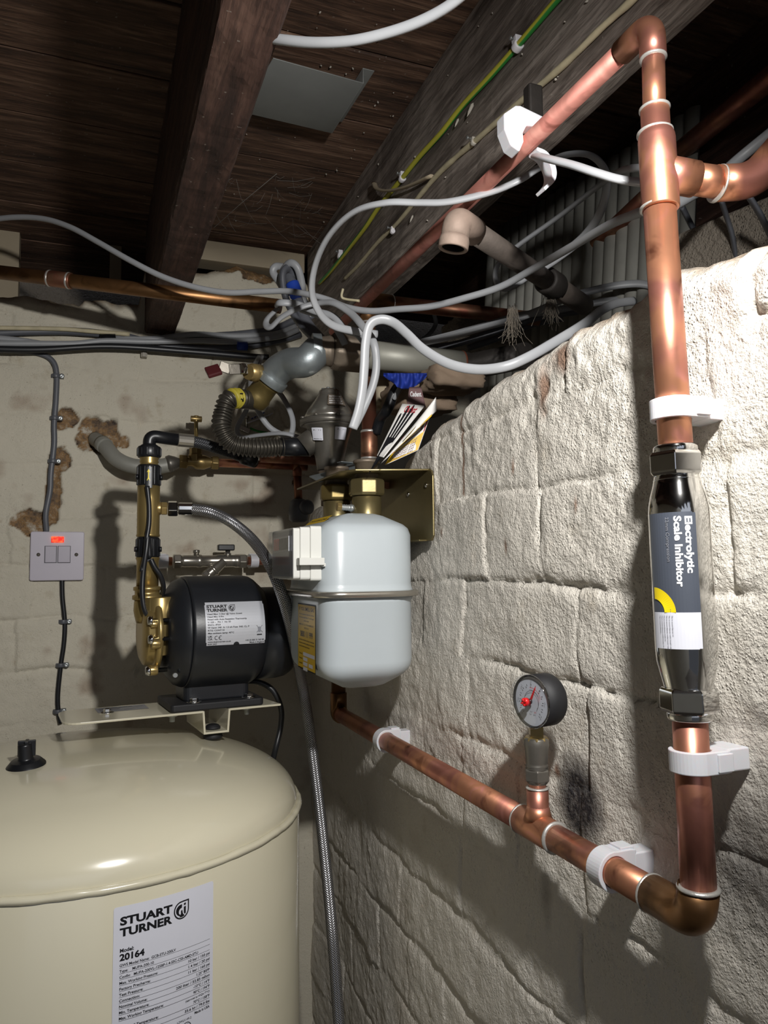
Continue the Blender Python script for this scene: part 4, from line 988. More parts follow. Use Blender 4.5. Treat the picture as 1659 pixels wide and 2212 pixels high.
rr = [.0036+.0007*float(vnoise(np.array([i*.35]), np.array([0.]))[0]) for i in range(400)]
b = MB(); b.tube(ringp, rr, 12, caps=False); b.build('weld_seam', 'tank_paint', t)
for s_ in (0,):
    b = MB(); b.lathe((TX, TY, .06), (0, 0, 1), [(0, .21), (.14, .20)], 48); b.build('tank_foot', 'black_plastic', t)
cp = AZ(57, 1652, TZ+HD*.975)
b = MB(); b.lathe(cp-Vector((0, 0, .004)), (-.08, -.12, 1), [(0, .021), (.004, .0215), (.006, .0195), (.010, .016), (.011, .0085), (.013, .0078), (.028, .0074), (.0295, .006)], 36); b.box(cp+Vector((0, -.001, .019)), (.019, .004, .018)); b.box(cp+Vector((0, -.001, .019)), (.004, .016, .018)); b.build('valve_cap', 'black_plastic', t, bevel=.0008)
# rating label
th0, th1 = math.radians(-84.5), math.radians(-62.6); LW = (th1-th0)*(TR+.001)*1000; LH = 190; lz0 = 1.1325
def tl(u, v, lift):
    a = th0+u/(TR+.001); r = TR+.0012+lift; return Vector((TX+r*math.cos(a), TY+r*math.sin(a), lz0-v))
D = Decal(); D.base(LW, LH, 2.5, 0, 30)
def logo(D, u, v, s, ink, bg):
    def drop(k):
        pts = [(8*k, -9*k)]+[(8*k*math.cos(a), 8.6*k*math.sin(a)) for a in np.linspace(0, math.pi*1.5, 26)]+[(2*k, -8.8*k)]
        return [(u+s*p[0], v+s*p[1]) for p in pts]
    D.poly(drop(1), ink); D.poly(drop(.84), bg)
    D.strip([(u+s*(5.6*math.cos(a)-.2), v+s*(5.6*math.sin(a))) for a in np.linspace(math.pi*.55, math.pi*1.55, 12)], [(u+s*(2.2*math.cos(a)-1+1.0*i/11), v+s*(3.0*math.sin(a)+1)) for i, a in enumerate(np.linspace(math.pi*.55, math.pi*1.55, 12))], ink)
    D.poly([(u+s*a, v+s*b_) for a, b_ in ((-2.2, 6.4), (-.6, 3.2), (-.6, .5), (.9, -.2), (1.4, 3.2), (3.4, 6.0), (.6, 6.8))], ink)
    D.poly([(u+s*a, v+s*b_) for a, b_ in ((2.4, -2.6), (4.6, -3.0), (4.6, 3.6), (3.6, 4.8), (2.4, 3.0))], ink)
    D.poly([(u+s*a, v+s*b_) for a, b_ in ((2.4, -5.9), (4.6, -6.3), (4.6, -4.2), (2.4, -3.8))], ink)
D.text('STUART', 6.0, 17.2, 7.2, 1, .042, 1.25, fit=50); D.text('TURNER', 6.0, 27.4, 7.2, 1, .042, 1.25, fit=50); logo(D, 65.5, 18, 1.0, 1, 0)
D.text('Model:', 6, 42, 3.3, 1, .03, fit=13); D.text('20164', 6, 49.5, 5.8, 1, .04, fit=23)
rows_ = [('GWS Model Name:  GCB-STU-200LV', 55, 54, ''), ('Type:    MUPA-200-10', 60.3, 32, ''), ('Config:   MUPA-200VL-125BP-1.4-SSC-CSS-AMD-STU', 65.6, 78, ''), ('Max. Working Pressure:', 71, 36, '10 bar / 150 psi'), ('Factory Precharge:', 76.3, 29, '1.4 bar / 20 psi'), ('Test Pressure:', 81.6, 22, '11 bar / 160 psi'), ('Connection:', 86.9, 19, '1.25" BSPP'), ('Nominal Volume:', 92.2, 26, '200 liter / 52.83 gallon'), ('Min. Temperature:', 97.5, 28, '-10°C / 14°F'), ('Max. Working Temperature:', 102.8, 42, '90°C / 194°F'), ('Max. Shell Temperature:', 112, 37, '70°C / 158°F'), ('Net Weight:', 117.3, 18, '35.6 kg / 79.0 lbs'), ('Mfg. Date:    Aug.2024', 122.6, 34, 'Made in USA')]
for i, (s_, v, wd, rt_) in enumerate(rows_):
    D.text(s_, 6, v, 2.5, 1, .018, fit=wd)
    if rt_: D.text(rt_, LW-4, v-.3, 2.4, 1, .018, fit=len(rt_)*1.55, right=True)
    if i < 12: D.rect(6, v+.9, LW-4, v+1.15, 1, 8)
D.text('(approved to WQA 77°C)', LW-4, 107.3, 1.8, 1, .01, fit=27, right=True)
D.ring(11, 132, 4.6, 5.6, 1, 55, 305); D.ring(21.5, 132, 4.6, 5.6, 1, 55, 305); D.rect(17, 131.5, 21, 132.5, 1); D.text('0 3 4 3', 7, 141.5, 2.4, 1, 0, fit=13)
D.text('UK', 29, 132, 4.6, 1, .03, fit=10); D.text('CA', 29, 138.5, 4.6, 1, .03, fit=10); D.text('0 0 3 8', 29, 142.5, 2.0, 1, 0, fit=10)
D.ring(55, 133.5, 3.2, 4.2, 1, 60, 300); D.ring(55, 133.5, 1.4, 2.2, 1, 60, 300); D.rect(49, 129, 50, 139, 1); D.rect(49, 138.4, 58, 139.2, 1); D.rect(50, 132, 53, 132.8, 1)
D.ring(72, 131, 4.2, 4.9, 2); D.ring(72, 131, 2.6, 3.0, 2); D.rect(68, 138.4, 77, 139, 2); D.rect(68, 140, 77, 140.5, 2); D.text('L2WLV-49-2', 62, 124.5, 2, 1, 0, fit=15)
for k, s_ in enumerate(('Global Water Solutions Ltd.', 'De Rue, 37 Esplanade, St. Helier, Jersey, JE1 2TR, The Channel Islands', 'Manufacturer:', 'Grand Court, Randolph, MA 02368 USA', 'Authorised representative in the EU:', 'rue Lampesch, L-8524 Contern, Luxembourg', 'Wynyard Farm, Preston, PR4 3HT, UK')):
    D.text(s_, 6, 148+k*4.0, 2.0, 1, .01, fit=min(70, len(s_)*1.25))
u_ = 64
for k in range(26):
    wd = random.choice((.35, .5, .8)); D.rect(u_, 156, u_+wd, 184, 1); u_ += wd+random.choice((.35, .5, .7))
    if u_ > LW-5: break
b = MB(); pts0, fs0, m0 = D.items[0]; D.lay(b, tl); o = b.build('rating_label', ['label_white', 'ink', 'ink_grey'], t, fix=False); o['label'] = 'white rating label with black print'

# ---- shelf bracket on the tank
BZ = 1.262
t = thing('pump_bracket', (.11, 1.09, BZ-.03), 'cream folded steel bracket plate carrying the pump on the tank top', 'bracket')
f0, f1 = AZ(133, 1565, BZ), AZ(607, 1520, BZ); k0, k1 = AZ(150, 1527, BZ), AZ(560, 1497, BZ)
ch0, ch1 = AZ(440, 1536, BZ), AZ(497, 1531, BZ); uu = (f1-f0).normalized(); vv = (k1-f1); vv = Vector((-uu.y, uu.x, 0)); dep = .100; th = .0028
def bp(s_, d_, dz=0): return f0+uu*s_+vv*d_+Vector((0, 0, dz))
Lb = (f1-f0).length; s0 = (ch0-f0).dot(uu); s1 = (ch1-f0).dot(uu); dr = .030
b = MB(); 
poly = [(s0, 0), (s0, dep), (.022, dep)]+[(.022+.020*math.cos(a), dep-.020+.020*math.sin(a)) for a in np.linspace(math.pi/2, math.pi, 7)]+[(.022+.020*math.cos(a), .020+.020*math.sin(a)) for a in np.linspace(math.pi, math.pi*1.5, 7)]
b.prism(poly[::-1], f0-Vector((0, 0, th)), uu, vv, th); b.prism([(s1, 0), (Lb, 0), (Lb-.012, dep), (s1, dep)], f0-Vector((0, 0, th)), uu, vv, th)
def slab(sA, zA, sB, zB):
    A_, B_ = bp(sA, 0, zA), bp(sB, 0, zB); d = (B_-A_).normalized(); n = d.cross(vv).normalized()*th*.5
    b.add([A_-n, B_-n, B_+n, A_+n]+[q+vv*dep for q in (A_-n, B_-n, B_+n, A_+n)], [(0, 1, 2, 3), (7, 6, 5, 4), (0, 4, 5, 1), (1, 5, 6, 2), (2, 6, 7, 3), (3, 7, 4, 0)], 0, False)
slab(s0, -.0005, s0+.002, -dr); slab(s0+.0005, -dr, s1-.0005, -dr); slab(s1-.002, -dr, s1, -.0005)
b.build('bracket_plate', 'tank_paint', t, bevel=.0006)
def fastener(p, name='hex_bolt', r=.006, mat='zinc', par=None, washer=True, down=True):
    b = MB(); p = Vector(p)
    if washer: b.lathe(p, (0, 0, 1), [(0, r*1.7), (.0012, r*1.7)], 22)
    b.hexnut(p+Vector((0, 0, .001)), (0, 0, 1), .0048, r); return b.build(name, mat, par, bevel=.0004)
fastener(bp(.060, .052), par=t, mat='chrome', r=.0052)
def bl(u, v, lift): return bp(.049+u, .093-v, lift)
D = Decal(); D.base(66, 36, .5, 0); D.text('WARNING READ BEFORE USE', 4, 8, 3.6, 1, .03, fit=44); D.rect(3, 11, 62, 12, 1)
D.rect(4, 16, 30, 18, 1); D.text('isolate electrical supply before', 4, 24, 2.6, 1, .01, fit=50); D.text('removing covers or service', 4, 30, 2.6, 1, .01, fit=40)
b = MB(); D.lay(b, bl); b.build('bracket_label', ['label_grey', 'ink'], t, fix=False)
b = MB(); cc = bp((s0+s1)/2, .02, -dr+.0015); b.lathe(cc, (0, 0, 1), [(0, .0105), (.003, .0105), (.0035, .009), (.005, .0085), (.0062, .006)], 24); b.build('rubber_washer', 'rubber', t)
b = MB(); b.lathe(bp((s0+s1)/2, .02, -dr-.0015), (0, 0, -1), [(0, .0105), (.007, .0135), (.010, .012)], 24); b.build('rubber_foot', 'rubber', t)
for s_ in ((s0-.037), (s1+.030)):
    b = MB(); b.lathe(bp(s_, .020, -th), (0, 0, -1), [(0, .008), (.004, .007), (.0045, .0035), (.011, .0035)], 12); b.build('bolt_end', 'zinc', t)

# ================================================================== PUMP
t = thing('booster_pump', bp(.20, .05, 0), 'black booster pump with a silver rating label and brass head on the bracket', 'pump')
pd_ = Vector((uu.x, uu.y, 0)).normalized(); pn_ = Vector((pd_.y, -pd_.x, 0))   # along the shaft, and out towards the room
PC = AD(465, 1362, 1.075)            # centre of the motor casing
Rm = .0775
def pt_(s_, dz=0, dn_=0): return PC+pd_*s_+Vector((0, 0, dz))+pn_*dn_
# base
b = MB(); fz = BZ+.0005; fl = bp(.159, .002, 0); 
b.prism(rrect(.128, .096, .006, 4), bp(.197, .050, .0005), uu, vv, .010); b.build('base_plate', 'rubber', t, bevel=.002, seg=3)
b = MB(); b.prism(rrect(.092, .062, .010, 5), bp(.200, .050, .010), uu, vv, PC.z-Rm*.86-BZ-.010+.02); b.build('pump_foot', 'pump_black', t, bevel=.003, seg=3)
for s_ in (.166, .242): fastener(bp(s_, .013, .0105), par=t, mat='chrome')
# housing
S = 64
b = MB(); b.lathe(pt_(-.075), pd_, [(0, .045), (.003, .054), (.016, .071), (.024, .0745), (.0265, .0750)], S); b.build('end_cover', 'pump_black', t)
b = MB(); b.lathe(pt_(-.048), pd_, [(0, .0745), (.001, .0768), (.004, Rm), (.085, Rm), (.092, .0765), (.098, .073), (.108, .064), (.112, .060)], S); b.build('motor_housing', 'pump_black', t)
b = MB(); b.lathe(pt_(.055, -.006, .0), pd_, [(0, .066), (.030, .066), (.042, .064), (.050, .059), (.055, .048), (.057, .030), (.058, 0)], S); b.build('fan_cowl', 'pump_black', t)
b = MB(); b.lathe(pt_(-.066, -.052, .045), pn_, [(0, .003), (.006, .003)], 12); b.build('cover_screw', 'zinc', t)
# label
def pl(u, v, lift):
    a = math.radians(33)-v/Rm; r = Rm+.0006+lift; return pt_(-.033+u)+pn_*(math.cos(a)*r)+Vector((0, 0, 1))*(math.sin(a)*r)
D = Decal(); D.base(81, 58, 2, 0, 30)
nv = 14; D.items = []
for i in range(nv): D.rect(0 if 0 < i < nv-1 else 1, 58*i/nv, 81 if 0 < i < nv-1 else 80, 58*(i+1)/nv, 0)
b = MB()
for pts, fs, mt_ in D.items: b.add([pl(u/1000, v/1000, .0002) for u, v in pts], fs, 0, True)
D = Decal(); D.text('STUART', 2.5, 8.3, 4.0, 1, .042, 1.25, fit=28); D.text('TURNER', 2.5, 13.7, 4.0, 1, .042, 1.25, fit=28); logo(D, 36.5, 9.0, .56, 1, 0)
for k, (s_, wd) in enumerate((('Head Max: 3.2bar @ Valve closed', 47), ('Head Min: 0.9m', 22), ('Fitted with Auto Resetting Thermotrip', 53), ('V: 230 ~  PH: 1  Hz: 50', 31), ('ENCL: IPX4', 17), ('W Input: 340  A: 1.5 6A Fuse  INS. CL: F', 56), ('RTG: CONT S1', 22), ('Max ambient temp: 40°C', 35))):
    D.text(s_, 2.5, 18+k*3.55, 2.0, 1, .02, fit=wd)
D.text('UK', 2.5, 47.3, 2.3, 1, .03, fit=6); D.text('CA', 2.5, 50.5, 2.3, 1, .03, fit=6); D.ring(14, 48, 2.0, 2.7, 1, 60, 300, 14); D.ring(19.5, 48, 2.0, 2.7, 1, 60, 300, 14); D.rect(17.3, 47.6, 19, 48.3, 1)
D.text('www.stuart-turner.co.uk', 2.5, 54, 2.0, 1, .015, fit=31); D.text('RG9 2AD', 2.5, 57, 1.8, 1, .015, fit=12)
D.text('+44 (0) 800 31 969 80', 79, 54, 2.0, 1, .015, fit=26, right=True); D.text('Made in England', 79, 57, 1.9, 1, .015, fit=20, right=True)
D.rect(69, 45.5, 76, 47, 1); D.poly([(70, 36), (75, 36), (74, 43), (71, 43)], 2); D.poly([(68.5, 34), (69, 34), (77, 43.5), (76.4, 43.5)], 1); D.poly([(76.5, 34), (77, 34), (69, 43.5), (68.4, 43.5)], 1)
D.poly([(41+4*math.cos(a), 58.2-4*math.sin(a)) for a in np.linspace(0, math.pi, 12)], 3)
D.lay(b, pl, start=.0004); o = b.build('rating_label', ['label_silver', 'ink', 'label_grey', 'pump_black'], t, fix=False); o['label'] = 'silver rating label'
# brass pump head
hx_ = -.075
b = MB(); b.lathe(pt_(hx_-.006), -pd_, [(0, .050), (.004, .052), (.008, .050), (.009, .044), (.018, .042), (.022, .034), (.023, .020)], 44)
b.lathe(pt_(hx_-.004, .022, .012), Vector((0, 0, 1))*1.0+pd_*-.02, [(-.05, .018), (.0, .024), (.028, .022)], 30)
b.lathe(pt_(hx_-.010, -.046, .030), -pd_, [(0, .007), (.012, .007)], 16); b.lathe(pt_(hx_-.010, -.010, .046), -pd_, [(0, .007), (.012, .007)], 16)
b.lathe(pt_(hx_-.012, .015, .040), -pd_, [(0, .006), (.010, .006)], 16)
b.build('pump_head', 'brass_bright', t, bevel=.0012)
for dz, dn_ in ((-.046, .032), (-.004, .048), (.020, .043)):
    b = MB(); b.lathe(pt_(hx_+.002, dz, dn_), -pd_, [(0, .0030), (.022, .0030), (.022, .0062), (.024, .0070), (.028, .0050), (.0285, 0)], 18); b.build('head_screw', 'chrome', t)

# ================================================================== BRASS RISER WITH BLACK UNIONS
RYY = PC.y-.012; rc = AY(320, 1150, RYY); rx = rc.x
zr = lambda py: AY(320, py, RYY).z
kr = (rc-EYE).dot(FWD)/FPX
t = thing('brass_riser', (rx, RYY, zr(1290)), 'brass riser pipe with two black arrow marked unions beside the pump', 'pipe')
def lz_l(a, pr, name, mat, n=36, sm=True):
    b = MB(); b.lathe((rx, RYY, 0), (0, 0, 1), [(zr(py), r_*kr) for py, r_ in pr], n, 0, sm); return b.build(name, mat, t)
lz_l(0, [(1345, 22), (1330, 26), (1318, 28), (1300, 27), (1296, 26)], 'lower_bell', 'brass_bright')
lz_l(0, [(1296, 27), (1294, 31), (1286, 31), (1284, 26), (1276, 26), (1275, 29), (1268, 29), (1266, 23)], 'flange_ring', 'brass_bright')
lz_l(0, [(1268, 23), (1212, 23), (1206, 25), (1204, 25)], 'lower_tube', 'brass_bright')
lz_l(0, [(1160, 24), (1156, 25), (1154, 23.6), (1100, 23.6), (1082, 23.6), (1080, 23.6), (1050, 23.6)], 'upper_tube', 'brass_bright')
lz_l(0, [(1010, 20.5), (1004, 20.5), (1002, 18), (998, 20.5), (994, 18.5), (990, 20.5), (986, 19)], 'thread_neck', 'brass_bright')
def bnut(pa, pb_, r_, name='union_nut', ribs=14):
    b = MB(); z0, z1 = zr(pb_), zr(pa); R_ = r_*kr
    b.lathe((rx, RYY, z0), (0, 0, 1), [(0, R_*.9), (.002, R_*.97), (z1-z0-.002, R_*.97), (z1-z0, R_*.9)], 40)
    for k in range(ribs):
        a = 2*math.pi*(k+.5)/ribs; b.box((rx+math.cos(a)*R_*.97, RYY+math.sin(a)*R_*.97, (z0+z1)/2), (.0022, .0022, z1-z0-.005), (math.cos(a), math.sin(a), 0))
    return b.build(name, 'black_plastic', t, bevel=.0004)
bnut(965, 989, 25.5, 'cap_nut', 12)
az_ = math.atan2(-RYY, -rx)
for pa, pb2 in ((1005, 1052), (1161, 1206)):
    n_ = bnut(pa, pb2, 25)
    for sg in (-1, 1): b = MB(); b.lathe((rx+sg*.0145, RYY-.004, (zr(pa)+zr(pb2))/2-.002), (sg, -.1, 0), [(0, .004), (.0035, .0035)], 10); b.build('lug', 'black_plastic', n_)
    def ar(u, v, lift): 
        a = az_+u/.0160; r = .0162+lift; return Vector((rx+math.cos(a)*r, RYY+math.sin(a)*r, zr(pa)-.004-v))
    D = Decal(); D.base(9, 29, .5, 1, 6); D.poly([(1.8, 8), (4, 3), (6.2, 8), (4.7, 6.8), (4.7, 15), (6.2, 19), (5.4, 19), (4, 16.6), (2.6, 19), (1.8, 19), (3.3, 15), (3.3, 6.8)], 0)
    b = MB(); D.lay(b, lambda u, v, l_: ar(u-.0045, v, l_)); b.build('flow_arrow', ['bright_yellow', 'black_plastic'], n_, fix=False)
# side outlet
so = Vector((rx, RYY, zr(1098))); sd = Vector((.995, -.09, 0)).normalized()
b = MB(); b.lathe(so, sd, [(.010, .009), (.0165, .009)], 20); b.hexnut(so+sd*.0165, sd, .0085, .0098); b.build('side_outlet', 'brass', t, bevel=.0005)
# black elbow on top
tp = Vector((rx, RYY, zr(966))); 
b = MB(); e_ = [tp-Vector((0, 0, .004)), tp+Vector((0, 0, .016)), tp+Vector((.040, .004, .013))]; b.tube(fillet(e_, .016, 10), .0088, 22); b.lathe(tp-Vector((0, 0, .002)), (0, 0, 1), [(0, .013), (.004, .012), (.006, .009)], 22); b.build('hose_elbow', 'black_plastic', t)

# ---- braided hoses
t = thing('braided_hose', so+sd*.03, 'silver braided flexible hose arching from the riser and dropping past the gas meter', 'hose')
b = MB(); b.hexnut(so+sd*.0255, sd, .0135, .0112, rot=.3); b.build('hose_nut', 'chrome', t, bevel=.0006)
b = MB(); b.lathe(so+sd*.0395, sd, [(0, .0078), (.001, .0088), (.019, .0088), (.020, .0078)], 12, 0, False, rot=.2); b.build('crimp_sleeve', 'chrome', t, bevel=.0005)
hp = [so+sd*.057, AD(455, 1106, 1.055), AD(500, 1128, 1.055), AD(545, 1166, 1.04), AD(580, 1215, 1.01), AD(606, 1275, .995), AD(625, 1340, 1.02), AD(640, 1410, 1.06), AD(655, 1490, 1.10), AD(672, 1600, 1.09), AD(692, 1760, 1.07), AD(707, 1900, 1.05), AD(719, 2030, 1.03), AD(730, 2180, 1.02), AD(738, 2290, 1.01)]
MB().tube(smooth(hp, 10), .0078, 20).build('braided_sleeve', 'braid', t)
t = thing('braided_hose', tp+Vector((.05, 0, .01)), 'black braided hose from the black elbow running behind the gas hose', 'hose')
fe = tp+Vector((.040, .004, .013)); fd = Vector((1, .05, -.04)).normalized()
b = MB(); b.lathe(fe-fd*.002, fd, [(0, .0082), (.001, .0095), (.022, .0095), (.023, .0082)], 14, 0, False); b.build('crimp_sleeve', 'nickel', t, bevel=.0005)
MB().tube(smooth([fe+fd*.018, AD(440, 959, 1.085), AD(480, 972, 1.10), AD(515, 984, 1.12), AD(550, 1000, 1.15)], 8), .0080, 18).build('braided_sleeve', 'braid_black', t)
b = MB(); b.lathe(AD(520, 984, 1.10), AD(565, 1000, 1.12)-AD(520, 984, 1.10), [(0, .008), (.004, .0115), (.022, .0115), (.026, .007)], 20); b.build('hose_end', 'black_plastic', t)

# ================================================================== BACK WALL PLUMBING
WY = 1.400
t = thing('water_main_pipe', AY(230, 965, 1.45), 'grey painted supply pipe curving out of a hole in the back wall', 'pipe')
gp = [AY(205, 948, 1.475), AY(225, 962, 1.44), AY(250, 990, 1.415), AY(285, 1006, 1.402), AY(330, 1009, WY), AY(372, 1003, WY)]
MB().tube(smooth(gp, 8), .0135, 22).build('lead_pipe', 'lead_paint', t)
b = MB(); sp_ = smooth(gp, 8); b.tube(sp_[6:10], .0150, 22); b.build('pipe_collar', 'lead_paint', t)
b = MB(); a_ = AY(360, 1003, WY); b.lathe(a_, AY(395, 998, WY)-a_, [(0, .0145), (.006, .0160), (.016, .0120), (.024, .0075), (.034, .0072)], 24); b.build('wiped_joint', 'cast_metal', t)
zz = AY(430, 998, WY).z; xk = lambda px: AY(px, 998, WY).x
t = thing('stopcock', (xk(425), WY, zz), 'brass stopcock with tee headed spindle on the back wall pipe', 'valve')
def hx2(x, L, r, name='compression_nut', mat='brass', z_=None): b = MB(); b.hexnut((x, WY, z_ if z_ else zz), (1, 0, 0), L, r, rot=.2); b.build(name, mat, t, bevel=.0006)
hx2(xk(387), .014, .0135); hx2(xk(456), .013, .0135)
b = MB(); b.lathe((xk(400), WY, zz), (1, 0, 0), [(0, .009), (.012, .0085), (.020, .0135), (.034, .0135), (.046, .0085), (.050, .009)], 24); b.lathe((xk(423), WY, zz), (0, 0, 1), [(0, .0135), (.013, .0135), (.014, .0118), (.024, .0115), (.028, .0085)], 8, 0, False); b.build('valve_body', 'brass', t, bevel=.0008)
b = MB(); b.lathe((xk(423), WY, zz+.026), (0, 0, 1), [(0, .0085), (.010, .0080), (.011, .0035), (.047, .0035), (.048, .0045)], 18); b.build('spindle', 'brass_bright', t)
b = MB(); zt_ = AY(423, 905, WY).z; b.tube([(xk(423)-.010, WY, zt_), (xk(423)+.010, WY, zt_)], .0055, 14); b.lathe((xk(423), WY, zt_-.006), (0, 0, 1), [(0, .005), (.012, .005)], 14); b.build('tee_handle', 'brass', t, bevel=.0008)
t = thing('back_copper_pipe', (xk(560), WY, zz), 'copper pipe from the stopcock along the back wall to a tee behind the meter', 'pipe')
MB().tube([(xk(466), WY, zz), (xk(655), WY, zz)], .0078, 18).build('pipe_body', 'copper', t)
MB().tube([(xk(555), WY-.03, AY(600, 990, WY-.03).z+.002), (xk(700), WY-.03, AY(600, 990, WY-.03).z)], .0110, 20).build('second_pipe', 'copper_aged', t)
b = MB(); b.lathe((xk(632), WY, zz), (1, 0, 0), [(0, .0088), (.028, .0088)], 20); b.lathe((xk(642), WY, zz), (0, 0, -1), [(0, .009), (.020, .0088)], 20); b.build('tee_fitting', 'copper_aged', t)
MB().tube([(xk(642), WY, zz-.01), (xk(645), WY, AY(642, 1085, WY).z)], .0078, 18).build('drop_pipe', 'copper_aged', t)
t = thing('drain_valve', AY(652, 1100, WY-.01), 'blue grey plastic valve body in shadow between back wall and meter', 'valve')
b = MB(); p = AY(645, 1078, WY); b.lathe(p, (0, 0, -1), [(0, .010), (.004, .016), (.022, .019), (.040, .018), (.044, .012)], 24); b.build('valve_body', 'slate_cable', t)
b = MB(); b.lathe(AY(655, 1098, WY-.008), (.35, -.9, .1), [(0, .014), (.016, .014), (.018, .010), (.019, 0)], 24); b.build('valve_cap', 'slate_cable', t)

# lower pipe with strainer valve
z2 = AY(450, 1212, WY).z; x2 = lambda px: AY(px, 1212, WY).x
t = thing('pipe_segment', (x2(450), WY, z2), 'low copper pipe on the back wall carrying the nickel strainer valve', 'pipe')
MB().tube([(x2(300), WY, z2), (x2(372), WY, z2)], .0078, 18).build('pipe_body', 'copper', t)
MB().tube([(x2(535), WY, z2), (x2(680), WY, z2)], .0078, 18).build('pipe_body', 'copper', t)
t = thing('strainer_valve', (x2(450), WY, z2), 'nickel plated Y strainer valve with black lever behind the pump', 'valve')
for x_, L_ in ((x2(374), .014), (x2(532)-.014, .014)):
    b = MB(); b.hexnut((x_, WY, z2), (1, 0, 0), L_, .0138, rot=.15); b.build('compression_nut', 'nickel', t, bevel=.0006)
b = MB(); xs_, xe_ = x2(390), x2(520); Ls_ = xe_-xs_
b.lathe((xs_, WY, z2), (1, 0, 0), [(0, .0100), (.006, .0108), (.028, .0108), (.030, .0120), (.036, .0120), (.038, .0105), (.055, .0105), (.070, .0118), (.090, .0112), (Ls_-.012, .0112), (Ls_-.010, .0122), (Ls_-.004, .0122), (Ls_, .010)], 30); b.build('valve_body', 'nickel', t)
b = MB(); yb_ = Vector((x2(482), WY-.004, z2)); yd = Vector((-.80, -.10, -.72)).normalized(); b.lathe(yb_, yd, [(0, .0095), (.022, .0105), (.023, .0118), (.026, .0118), (.027, .0095), (.036, .0100)], 26); b.hexnut(yb_+yd*.035, yd, .010, .0112); b.build('strainer_leg', 'nickel', t, bevel=.0006)
b = MB(); b.lathe((x2(424), WY, z2+.009), (0, 0, 1), [(0, .0048), (.006, .0048), (.0065, .0062), (.011, .0062), (.0115, .003)], 18); b.build('test_point', 'nickel', t)
b = MB(); b.lathe((x2(492), WY, z2+.009), (0, 0, 1), [(0, .0062), (.005, .0062), (.0055, .0045), (.012, .0045)], 18); b.build('lever_stem', 'nickel', t)
b = MB(); b.box((x2(487), WY-.004, AY(487, 1183, WY).z), (.030, .016, .011)); b.build('lever_handle', 'black_plastic', t, bevel=.002, seg=3)
clip((x2(352), WY, z2), (1, 0, 0), (0, 1, 0), YB-WY-.004, .0085, 'white plastic clip on the low back pipe left of the strainer valve', .018)
clip((x2(549), WY, z2), (1, 0, 0), (0, 1, 0), YB-WY-.004, .0085, 'white plastic clip on the low back pipe right of the strainer valve', .015)

# upper left copper pipe
t = thing('overhead_copper_pipe', AD(300, 620, 1.2), 'brown copper pipe crossing the upper left under the joist with a soldered coupling', 'pipe')
oz = 1.880
P0, P1 = AZ(-60, 580, oz), AZ(606, 663, oz); P1 = AD(606, 662, 1.14); P0 = AD(-60, 581, 1.19)
MB().tube([P0, P1], .0108, 24).build('pipe_body', 'copper_brown', t)
dP = (P1-P0); c_ = lambda px: P0+dP*((px+60)/666)
b = MB(); b.lathe(c_(108), dP, [(0, .0118), (.001, .0124), (.039, .0124), (.040, .0116)], 26); b.build('coupling', 'copper_aged', t)
for px in (110, 152): b = MB(); b.lathe(c_(px), dP, [(0, .0118), (.001, .0129), (.003, .0129), (.004, .0118)], 26); b.build('solder_ring', 'solder', t)

# ================================================================== FUSED SPUR AND ITS CABLES
sx0, sx1, sz1, sz0 = -.100, -.0125, 1.5205, 1.4345; sy = YB-.006
t = thing('fused_spur', ((sx0+sx1)/2, sy, sz0), 'white fused spur switch plate with glowing red neon on the back wall', 'switch')
b = MB(); b.prism(rrect(sx1-sx0, sz1-sz0, .0035, 5), ((sx0+sx1)/2, sy+.004, (sz0+sz1)/2), (1, 0, 0), (0, 0, 1), .0095)
b.build('face_plate', 'spur_plastic', t, bevel=.0015, seg=3)
fy = sy-.0062
def spx(px, py, y=fy): return AY(px, py, y)
def fbox(px0, py0, px1, py1, th_, name, mat, par, bev=.0006):
    a, c = spx(px0, py0), spx(px1, py1); b = MB(); b.box(((a.x+c.x)/2, fy-th_/2+.0005, (a.z+c.z)/2), (abs(c.x-a.x), th_, abs(a.z-c.z))); return b.build(name, mat, par, bevel=bev)
fbox(98, 1180, 121, 1215, .0022, 'fuse_carrier', 'spur_rocker', t); fbox(126, 1180, 151, 1215, .0028, 'rocker_switch', 'spur_rocker', t)
b = MB(); 
for q in ((97, 1179.5, 122, 1215.5), (125.4, 1179.5, 151.6, 1215.5)):
    a, c = spx(q[0], q[1]), spx(q[2], q[3]); b.box(((a.x+c.x)/2, fy-.0002, (a.z+c.z)/2), (abs(c.x-a.x)+.0006, .0012, abs(a.z-c.z)+.0006))
b.build('shadow_gap', 'ink_grey', t)
fbox(111, 1159, 138, 1172, .0022, 'neon_indicator', 'neon', t)
for px in (83, 165):
    p = spx(px, 1198); b = MB(); b.lathe(p, (0, -1, 0), [(0, .0032), (.0008, .0030), (.0012, 0)], 18); b.box(p+Vector((0, -.0012, 0)), (.005, .0006, .0008), (1, 0, .6), (0, -1, 0), 1); b.build('plate_screw', ['nickel', 'ink'], t)
def cable(name, pts, r, mat, label, flat=1.0, up=None, n=14, cat='cable', group=None, sm=9):
    b = MB(); P_ = smooth(pts, sm); b.tube(P_, r, n, flat=flat, up=up); return tag(b.build(name, mat), label, cat, group)
yc_ = YB-.006
cable('grey_cable', [AY(-40, 756, yc_), AY(40, 758, yc_), AY(85, 764, yc_), AY(112, 778, yc_), AY(122, 805, yc_), AY(121, 860, yc_), AY(117, 915, yc_), AY(117, 960, yc_), AY(110, 1020, yc_), AY(108, 1060, yc_), AY(99, 1110, yc_), AY(101, 1150, YB-.003)], .0048, 'slate_cable', 'dark grey cable clipped down the back wall into the top of the fused spur', .7, (0, 1, 0))
